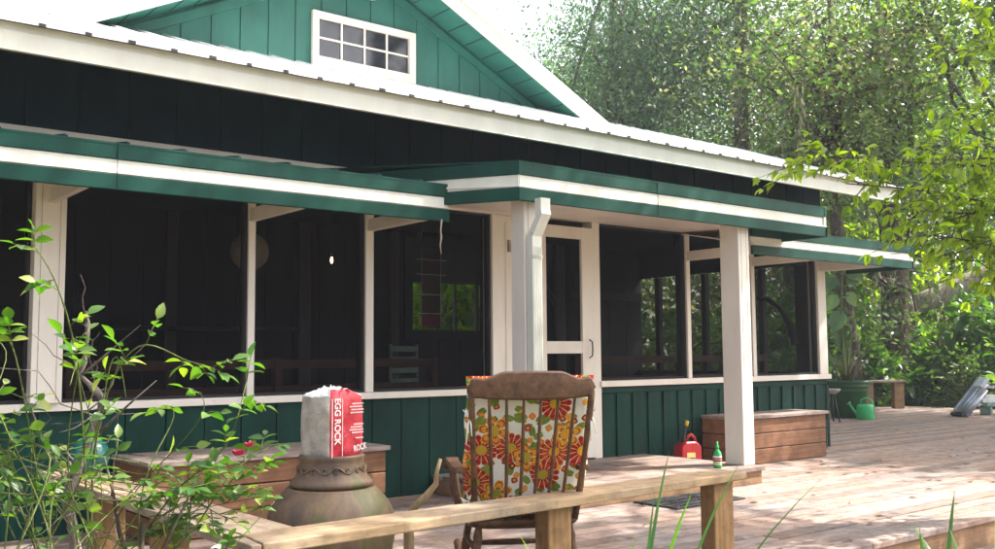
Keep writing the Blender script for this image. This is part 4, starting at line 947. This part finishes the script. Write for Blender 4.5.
# ---- shrubs
def shrub(name, label, loc, r_, h, nl, ls, mat, asp=0.5, group='shrubs along the far edge of the deck', stems=9, cat='shrub', big=False):
    root = empty(name, label, cat, loc, group=group); sb = MB(); tips = []
    for k in range(stems):
        a = random.uniform(0, 6.28); q = Vector((math.cos(a)*r_*random.uniform(.3, 1), math.sin(a)*r_*random.uniform(.3, 1), h*random.uniform(.45, 1)))
        bp = branch_pts((0, 0, 0), q, 6, 0.15); sb.tube(bp, [0.02, 0.017, 0.014, 0.011, 0.008, 0.005], 5)
        for b in bp[1:]: tips += [b]*2
        tips += [bp[-1]]*2
    sb.build('stems', M['cane'], root); tips = np.array([tuple(t) for t in tips]); nc = nl//24
    ctr = tips[rng.integers(0, len(tips), nc)]+rng.normal(size=(nc, 3))*np.array([r_, r_, h])*0.14
    P = np.repeat(ctr, 24, 0)+rng.normal(size=(nc*24, 3))*r_*0.14; P[:, 2] = np.maximum(P[:, 2], 0.02)
    out = P-np.array([0, 0, h*0.3]); D = out/np.linalg.norm(out, axis=1)[:, None]+rng.normal(size=P.shape)*0.6; D[:, 2] -= 0.15
    link('foliage', fine_leaf_mesh('foliage', P, D, ls, M[mat], asp, 0.3), root); return root
sA = shrub('leafy_shrub', 'x', (0, 0, GZ), 1.0, 2.1, 2600, 0.17, 'leaf_shrub', 0.55)
sB = shrub('leafy_shrub', 'x', (0, 0, GZ), 0.9, 1.7, 3000, 0.12, 'leaf_b', 0.5)
sC = shrub('leafy_shrub', 'x', (0, 0, GZ), 0.9, 1.3, 900, 0.30, 'leaf_shrub', 0.5, stems=12)
sD = shrub('leafy_shrub', 'x', (0, 0, GZ), 0.9, 2.3, 2600, 0.13, 'leaf_bright', 0.4)
sE = shrub('leafy_shrub', 'x', (0, 0, GZ), 0.8, 1.5, 2600, 0.14, 'leaf_c', 0.16)
sk = [(sA, 'dark glossy leaved shrub'), (sB, 'fine leaved green shrub'), (sC, 'low shrub with large broad leaves'), (sD, 'bright yellow green shrub'), (sE, 'thin grassy leaved shrub')]
pos = []
random.seed(5)
for row, (x0, n, dy) in enumerate(((19.0, 9, 0), (20.6, 9, 0.6), (23.0, 9, 0.2))):
    for i in range(n):
        a = R(20.5+i*2.0+dy+random.uniform(-.5, .5)); rr_ = (x0+random.uniform(-.4, .5))/math.cos(R(28)); X, Y = rr_*math.cos(a), rr_*math.sin(a)
        if X < DX1+0.7 and Y < DY1+0.5: X = DX1+0.9
        pos.append((X, Y, row))
pos += [(15.0, 11.3, 0), (16.2, 11.2, 0), (13.8, 11.6, 1), (12.4, 12.6, 1), (18.9, 9.0, 0), (19.0, 8.0, 0), (18.7, 7.2, 0), (10.2, 13.0, 2), (8.5, 12.8, 2), (11.5, 14.5, 2), (9.2, 14.2, 2), (7.9, 11.9, 3), (9.0, 12.0, 3), (10.3, 12.2, 3)]
pos.sort(key=lambda p: -p[1]/p[0])
used = set(); nums = ['first', 'second', 'third', 'fourth', 'fifth', 'sixth', 'seventh', 'eighth', 'ninth', 'tenth', 'eleventh', 'twelfth', 'thirteenth', 'fourteenth', 'fifteenth', 'sixteenth']
cnt = {}
for i, (X, Y, row) in enumerate(pos):
    k = [0, 3, 1, 4, 0, 2, 1, 3, 0, 1][(i*7+row*3) % 10]; src, nm = sk[k]
    if row == 3: src, nm = sk[3]; k = 3
    if row == 0 and k == 3: src, nm = sk[2]; k = 2
    cnt[k] = cnt.get(k, 0)+1
    lab = f'{nm} beyond the deck, {nums[cnt[k]-1]} of its kind from the left'
    loc = (X, Y, GZ-0.05); sc = random.uniform(0.85, 1.15)*(0.82 if row == 0 else 1.15 if row == 1 else 1.7)
    if k not in used: used.add(k); o = src; o.location = loc; o.scale = (sc, sc, sc); o['label'] = lab
    else: place(src, lab, loc, random.uniform(0, 6), sc)
for k, (src, nm) in enumerate(sk):
    if k not in used: src.location = (19.5, 6.5, GZ); src['label'] = f'{nm} at the far right edge of the deck'
# palm-like plant in the pot
def strap_plant(name, label, loc, n, L, w, mat='strap', up_=0.9, group=None, parent=None, cat='plant', spread=0.8):
    V = []; F = []
    for k in range(n):
        a = random.uniform(0, 6.28); el = random.uniform(0.5, 1.0); Lk = L*random.uniform(0.55, 1.05); base = Vector((math.cos(a), math.sin(a), 0))*random.uniform(0, 0.05)
        d = Vector((math.cos(a)*spread*(1.1-el), math.sin(a)*spread*(1.1-el), up_)).normalized(); s = d.cross(Vector((math.cos(a), math.sin(a), 0))); s = s.normalized() if s.length > .01 else Vector((1, 0, 0))
        m_ = 9; o = len(V)
        for i in range(m_+1):
            t = i/m_; c = base+d*Lk*t+Vector((math.cos(a), math.sin(a), -0.9))*Lk*0.35*(1.1-el)*t*t*1.6; wd = w*(1-t)**0.6*(0.6+0.8*min(t*4, 1))*0.5
            V += [c+s*wd, c-Vector((math.cos(a), math.sin(a), 0))*wd*0.3, c-s*wd]
        for i in range(m_):
            for j in range(2): q = o+i*3+j; F.append((q, q+1, q+4, q+3))
    me = mesh_np('blades', np.array([tuple(v) for v in V]), np.array(F), M[mat]); me.polygons.foreach_set('use_smooth', [True]*len(F))
    if parent: return link('plant_blades', me, parent)
    root = empty(name, label, cat, loc, group=group); link('blades', me, root); return root
pp = strap_plant('potted_palm', 'tall spiky grass-like plant growing in the dark green planter', (14.35, 8.95, 0.55), 46, 0.85, 0.016, 'leaf_c', spread=1.0)
m = MB()
for k in range(16): a = random.uniform(0, 6.28); m.tube([(0.1*math.cos(a), 0.1*math.sin(a), 0.02), (0.22*math.cos(a), 0.22*math.sin(a), random.uniform(.2, .45))], 0.012, 5)
m.build('dry_stubs', M['dead'], pp)
SG = 'strappy leaved plants in front of the deck edge'
strap_plant('iris_clump', 'pale bladed grassy clump below the bench, centre of the foreground', (2.33, 2.3, GZ+0.03), 26, 1.42, 0.02, group=SG, spread=0.6)
strap_plant('iris_clump', 'low narrow bladed clump against the lower deck step', (3.92, 2.08, GZ+0.03), 18, 1.05, 0.03, group=SG, spread=0.7)
strap_plant('iris_clump', 'broad bright green bladed clump at the right edge of the picture', (3.62, 1.66, GZ+0.03), 16, 1.22, 0.055, group=SG, spread=0.5)
# climbing vine with big leaves at the porch corner
vn = empty('climbing_vine', 'vine with large heart shaped leaves climbing the dark trunk beyond the porch corner', 'vine', (16.45, 10.3, GZ)); vn.scale = (1.5, 1.5, 1.55)
m = MB(); m.tube([(0, 0.05, -0.45), (0.03, 0.02, 0.8), (-0.02, 0, 1.5), (0.04, -0.02, 2.15)], [0.02, 0.018, 0.014, 0.01], 6); m.build('vine_stem', M['cane'], vn)
P = np.array([(0.02, 0, 2.05), (-0.06, 0.03, 1.92), (0.07, -0.03, 1.88), (-0.05, 0.02, 1.68), (0.03, -0.05, 1.72), (0.0, 0, 1.5), (-0.06, 0.05, 1.3)])
D = np.array([(0.6, -0.6, -0.5), (-0.7, 0.2, -0.6), (0.7, -0.5, -0.7), (-0.6, 0.4, -0.8), (0.3, -0.6, -1), (-0.5, 0.1, -0.8), (0.4, -0.3, -0.9)], float)
link('leaf_cluster', fine_leaf_mesh('leaf_cluster', P, D, 0.26, M['leaf_shrub'], 0.75, 0.2, U=np.tile(np.array([-0.8, -0.7, 0.5]), (7, 1))), vn)

# ---- bright overhanging branch on the right
ob = empty('overhanging_tree', 'young tree with bright yellow green leaves reaching in from the right', 'tree', (9.0, 1.9, GZ))
def OB(o): unparent_fix(o, ob); return o
m = MB(); leafP, leafD = [], []
m.tube([(9.0, 1.9, GZ), (8.9, 1.95, 0.6), (8.5, 2.1, 1.6), (8.2, 2.2, 2.8), (8.0, 2.4, 4.2)], [0.07, 0.06, 0.05, 0.04, 0.02], 10)
main = [((8.5, 2.1, 1.5), (5.85, 3.05, 1.78)), ((8.4, 2.15, 1.9), (5.35, 3.3, 2.08)), ((8.3, 2.2, 2.3), (5.2, 3.5, 2.26)), ((8.5, 2.1, 1.5), (6.2, 2.95, 1.62)), ((8.2, 2.2, 2.6), (6.0, 3.0, 2.25)),
        ((8.4, 2.15, 2.0), (6.1, 2.9, 2.0)), ((8.2, 2.3, 2.8), (6.3, 2.9, 2.6)), ((8.2, 2.3, 3.2), (6.3, 2.85, 3.0)), ((8.1, 2.3, 3.4), (6.6, 2.9, 3.3)), ((8.4, 2.1, 1.8), (6.0, 2.85, 1.75)), ((8.4, 2.1, 1.7), (5.75, 3.2, 1.95))]
for a, b in main:
    bp = branch_pts(a, b, 9, 0.06); m.tube(bp, [0.02, 0.017, 0.015, 0.012, 0.01, 0.008, 0.006, 0.005, 0.003], 6)
    for j in range(44):
        t = random.uniform(0.42, 1.0)*8; b0 = bp[int(min(t, 7))].lerp(bp[int(min(t, 7))+1], t % 1 if t < 8 else 1)
        q = b0+Vector((random.gauss(-0.1, .17), random.gauss(0.02, .17), random.gauss(-0.04, .12))); tw = branch_pts(b0, q, 4, 0.2); m.tube(tw, [0.004, 0.003, 0.0025, 0.0015], 4)
        for _ in range(9):
            c = tw[random.randint(1, 3)]; leafP.append(tuple(c)); dd = (q-b0).normalized()+Vector((random.gauss(0, .6), random.gauss(0, .6), random.gauss(-.35, .4))); leafD.append(tuple(dd))
OB(m.build('limbs', M['bark'], ob))
OB(link('leaves', fine_leaf_mesh('leaves', np.array(leafP), np.array(leafD), 0.068, M['leaf_bright'], 0.52, 0.3), ob))

# ---- rose bush on the left foreground
rb = empty('rose_bush', 'open rose bush with thin green canes and pink flowers at the left foreground', 'shrub', (0.95, 2.9, GZ))
def RB(o): unparent_fix(o, rb); return o
cane = MB(); LP, LD = [], []
def leaflets(p, d, n=5, L=0.05):
    d = Vector(d).normalized(); s = d.cross(Vector((0, 0, 1))); s = s.normalized() if s.length > .1 else Vector((1, 0, 0))
    q = p+d*L*2.1; cane.tube([p, p.lerp(q, .5)+Vector((0, 0, 0.006)), q], [0.0018, 0.0014, 0.001], 4)
    LP.append(tuple(q)); LD.append(tuple(d))
    for k in range(n//2):
        c = p.lerp(q, 0.35+0.42*k)
        for sg in (-1, 1): LP.append(tuple(c)); LD.append(tuple(s*sg+d*0.35+Vector((0, 0, random.gauss(0, .2)))))
def cane_path(pts, r0=0.007, leaves=8, nleaf=5, seed=0, lstart=0.3):
    pts = [Vector(p) for p in pts]; fine = []
    for i in range(len(pts)-1):
        p0, p1, p2, p3 = pts[max(i-1, 0)], pts[i], pts[i+1], pts[min(i+2, len(pts)-1)]
        for t in np.linspace(0, 1, 6, endpoint=False):
            t = float(t); fine.append(0.5*((2*p1)+(-p0+p2)*t+(2*p0-5*p1+4*p2-p3)*t*t+(-p0+3*p1-3*p2+p3)*t**3))
    fine.append(pts[-1]); n = len(fine)
    cane.tube(fine, [r0*0.5*(1-0.75*i/n)+0.0007 for i in range(n)], 6)
    for k in range(leaves):
        i = int(n*(lstart+(1-lstart)*(k+random.random())/leaves)); i = min(i, n-1); dirn = (fine[min(i+1, n-1)]-fine[max(i-1, 0)]).normalized()
        leaflets(fine[i], dirn*0.6+Vector((random.gauss(0, .6), random.gauss(0, .6), random.gauss(0.1, .4))), nleaf, random.uniform(0.024, 0.038))
    return fine
base = Vector((0.9, 2.95, GZ))
random.seed(21)
C = [  # hand laid canes
    [(0.92, 2.95, GZ), (0.85, 2.95, 0.5), (0.78, 2.85, 1.0), (0.70, 2.76, 1.23), (0.64, 2.80, 1.36)],
    [(0.92, 2.95, GZ), (0.84, 2.9, 0.55), (0.82, 2.75, 0.92), (0.87, 2.63, 1.08), (0.98, 2.56, 1.04), (1.04, 2.53, 1.02)],
    [(0.95, 2.9, GZ), (0.95, 2.85, 0.4), (1.0, 2.75, 0.65), (1.11, 2.62, 0.80), (1.19, 2.66, 0.98)],
    [(0.95, 2.9, GZ), (0.98, 2.8, 0.35), (1.08, 2.7, 0.60), (1.2, 2.75, 0.72), (1.30, 2.74, 0.78)],
    [(0.9, 3.0, GZ), (0.8, 3.0, 0.3), (0.7, 2.9, 0.7), (0.62, 2.85, 1.05), (0.58, 2.86, 1.12)],
    [(0.9, 3.0, GZ), (0.75, 3.0, 0.4), (0.6, 2.95, 0.8), (0.55, 2.9, 0.98), (0.5, 2.85, 0.93)],
    [(0.55, 2.9, 0.83), (0.7, 2.8, 0.76), (0.85, 2.7, 0.72), (1.0, 2.62, 0.70), (1.12, 2.6, 0.72)],
    [(0.55, 2.9, 0.70), (0.75, 2.8, 0.68), (0.95, 2.7, 0.66), (1.15, 2.68, 0.69), (1.25, 2.72, 0.73)],
]
for k, c in enumerate(C): cane_path(c, 0.006 if k < 6 else 0.004, 9, 5)
for k in range(31):
    a = Vector((random.uniform(0.45, 0.95), random.uniform(2.6, 3.3), random.uniform(-0.2, 0.7))); 
    b = Vector((random.uniform(0.5, 1.05), 0, random.uniform(0.5, 1.08))); b.y = 3.15-b.x*0.55+random.uniform(-.12, .35)
    if b.x > 0.9: b.z = min(b.z, 0.88)
    mid = a.lerp(b, .5)+Vector((random.gauss(0, .08), random.gauss(0, .08), 0.12)); e_ = b+Vector((random.gauss(0.05, .1), random.gauss(-.02, .08), random.gauss(-.02, .06)))
    cane_path([a, mid, b, e_], random.uniform(0.002, 0.0045), random.randint(1, 4), random.choice((3, 3, 5)), lstart=0.45)
for k in range(12):   # lower right tangle
    a = Vector((random.uniform(0.8, 1.05), random.uniform(2.65, 2.9), random.uniform(0.3, 0.62))); b = Vector((random.uniform(1.0, 1.30), 0, random.uniform(0.56, 0.76))); b.y = 3.16-b.x*0.38+random.uniform(-.08, .08)
    cane_path([a, a.lerp(b, .5)+Vector((0, 0, random.uniform(0, .08))), b], random.uniform(0.0018, 0.003), random.randint(1, 3), 5, lstart=0.4)
RB(cane.build('canes', M['cane'], rb))
RB(link('leaves', fine_leaf_mesh('leaves', np.array(LP), np.array(LD), 0.043, M['leaf_rose'], 0.58, 0.2), rb))
# flowers
for (fx, fy, fz), sc in (((1.22, 2.78, 0.765), 1), ((1.245, 2.76, 0.79), .8)):
    m = MB()
    for k in range(9):
        a = k*2.4; r_ = 0.004+0.0012*k; V_ = []
        cx_, cy_ = fx+r_*math.cos(a)*sc, fy+r_*math.sin(a)*sc
        for ii in range(4):
            for jj in range(3):
                t = ii/3; w_ = (jj-1)*0.009*math.sin(0.5+t*2.1)*sc; o_ = 0.012*t*sc
                V_.append((cx_+math.cos(a)*o_*0.8-math.sin(a)*w_, cy_+math.sin(a)*o_*0.8+math.cos(a)*w_, fz-0.006+0.018*t*sc*(1-0.03*k)))
        m.add(V_, [(i*3+j, i*3+j+1, i*3+j+4, i*3+j+3) for i in range(3) for j in range(2)], 0, True)
    RB(m.build('flower', M['pink'], rb))
# gnarled old trunk and dead twigs
gn = empty('gnarled_trunk', 'gnarled grey dead trunk standing inside the rose bush', 'dead shrub', (0.9, 3.15, GZ))
m = MB(); pts = [(0.86, 3.2, GZ), (0.9, 3.2, 0.35), (0.84, 3.16, 0.62), (0.90, 3.14, 0.80), (0.92, 3.10, 0.93), (0.865, 3.13, 1.0), (0.88, 3.13, 1.12), (0.875, 3.13, 1.235)]
fine = []
for a, b in zip(pts[:-1], pts[1:]):
    for t in (0, .33, .66): fine.append(Vector(a).lerp(Vector(b), t)+Vector((random.gauss(0, .004), random.gauss(0, .004), 0)))
m.tube(fine, [0.021-0.0008*i+0.003*math.sin(i*2.1) for i in range(len(fine))], 8)
m.tube(branch_pts(pts[3], (1.05, 3.0, 0.98), 5), [0.009, 0.006, 0.004, 0.003, 0.0015], 5); m.tube(branch_pts(pts[2], (0.7, 3.1, 0.95), 5), [0.010, 0.007, 0.005, 0.003, 0.0015], 5)
m.tube(branch_pts(pts[5], (0.99, 2.98, 1.15), 5), [0.005, 0.004, 0.003, 0.002, 0.001], 5)
for k in range(12):
    a = fine[random.randint(6, len(fine)-2)]; m.tube(branch_pts(a, a+Vector((random.gauss(0, .12), random.gauss(-.03, .06), random.gauss(.04, .09))), 5, .2), [0.003, 0.0025, 0.002, 0.0015, 0.0008], 4)
for k in range(34):
    a = Vector((random.uniform(0.6, 1.0), random.uniform(2.8, 3.2), random.uniform(0.3, 0.9)))
    m.tube(branch_pts(a, a+Vector((random.gauss(0.03, .16), random.gauss(-.03, .08), random.gauss(.03, .14))), 6, .25), [0.0028, 0.0024, 0.002, 0.0015, 0.001, 0.0006], 4)
o = m.build('trunk', M['dead'], gn); unparent_fix(o, gn)
m = MB(); pts = branch_pts((0.88, 2.88, GZ), (0.93, 2.72, 0.60), 6, .05); m.tube(pts, [0.014, 0.013, 0.012, 0.010, 0.009, 0.007], 7); m.tube(branch_pts(pts[4], (0.84, 2.8, 0.78), 5, .1), [0.009, 0.008, 0.006, 0.004, 0.002], 6); m.tube(branch_pts(pts[4], (1.05, 2.66, 0.72), 5, .1), [0.008, 0.006, 0.005, 0.003, 0.002], 6)
o = m.build('side_stem', M['bark'], gn); unparent_fix(o, gn)
# low ground plants
P = []; n = 9000
X = rng.uniform(-3, 30, n); Y = rng.uniform(-3, 20, n)
ok = ~((X > DX0-0.1) & (X < DX1+0.2) & (Y > 1.7) & (Y < DY1+0.1)) & ~((X > -3) & (X < 9.8) & (Y > 6) & (Y < 11.5)); X, Y = X[ok], Y[ok]
P = np.repeat(np.stack([X, Y, np.full(len(X), GZ+0.02)], 1), 5, 0); P += rng.normal(size=P.shape)*0.08*np.array([1, 1, .3])
D = rng.normal(size=P.shape)*0.6; D[:, 2] = 1.0
tag(link('ground_cover', leaf_mesh('ground_cover', P, 0.16, M['leaf_b'], 0.22, D=D)), 'low green weeds and grass around the deck', 'ground cover', kind='stuff')
# leaf litter on deck
litter = MB()
for k in range(170):
    x, y = random.uniform(4.3, 17.5), random.uniform(3.1, 6.0 if random.random() < .6 else 9.8)
    if x < 9.7 and y > 5.6: continue
    if 4.3 < x < 6.8 and y > 4.85: continue
    a = random.uniform(0, 6.28); s_l = random.uniform(0.02, 0.05); c, s_ = math.cos(a)*s_l, math.sin(a)*s_l
    litter.add([(x-c, y-s_, 0.004), (x-s_*.4, y+c*.4, 0.010), (x+c, y+s_, 0.005), (x+s_*.4, y-c*.4, 0.012)], [(0, 1, 2, 3)])
tag(litter.build('leaf_litter', M['chair']), 'scattered dry brown leaves lying on the deck', 'leaf litter', kind='stuff')

# thin sunlit air between here and the wood
hz = MB(); hz.box(-262, 262, -262, 262, -2.0, 22.0)
hm = bpy.data.materials.new('haze_air'); hm.use_nodes = True; hn = hm.node_tree.nodes; hn.remove(hn['Principled BSDF'])
pv = hn.new('ShaderNodeVolumePrincipled'); pv.inputs['Color'].default_value = (0.86, 0.92, 1.0, 1); pv.inputs['Density'].default_value = 0.0016; pv.inputs['Anisotropy'].default_value = 0.3
hm.node_tree.links.new(pv.outputs[0], hn['Material Output'].inputs['Volume'])
tag(hz.build('haze', hm), 'thin pale humid air hanging over the deck and the wood', 'haze', kind='stuff')
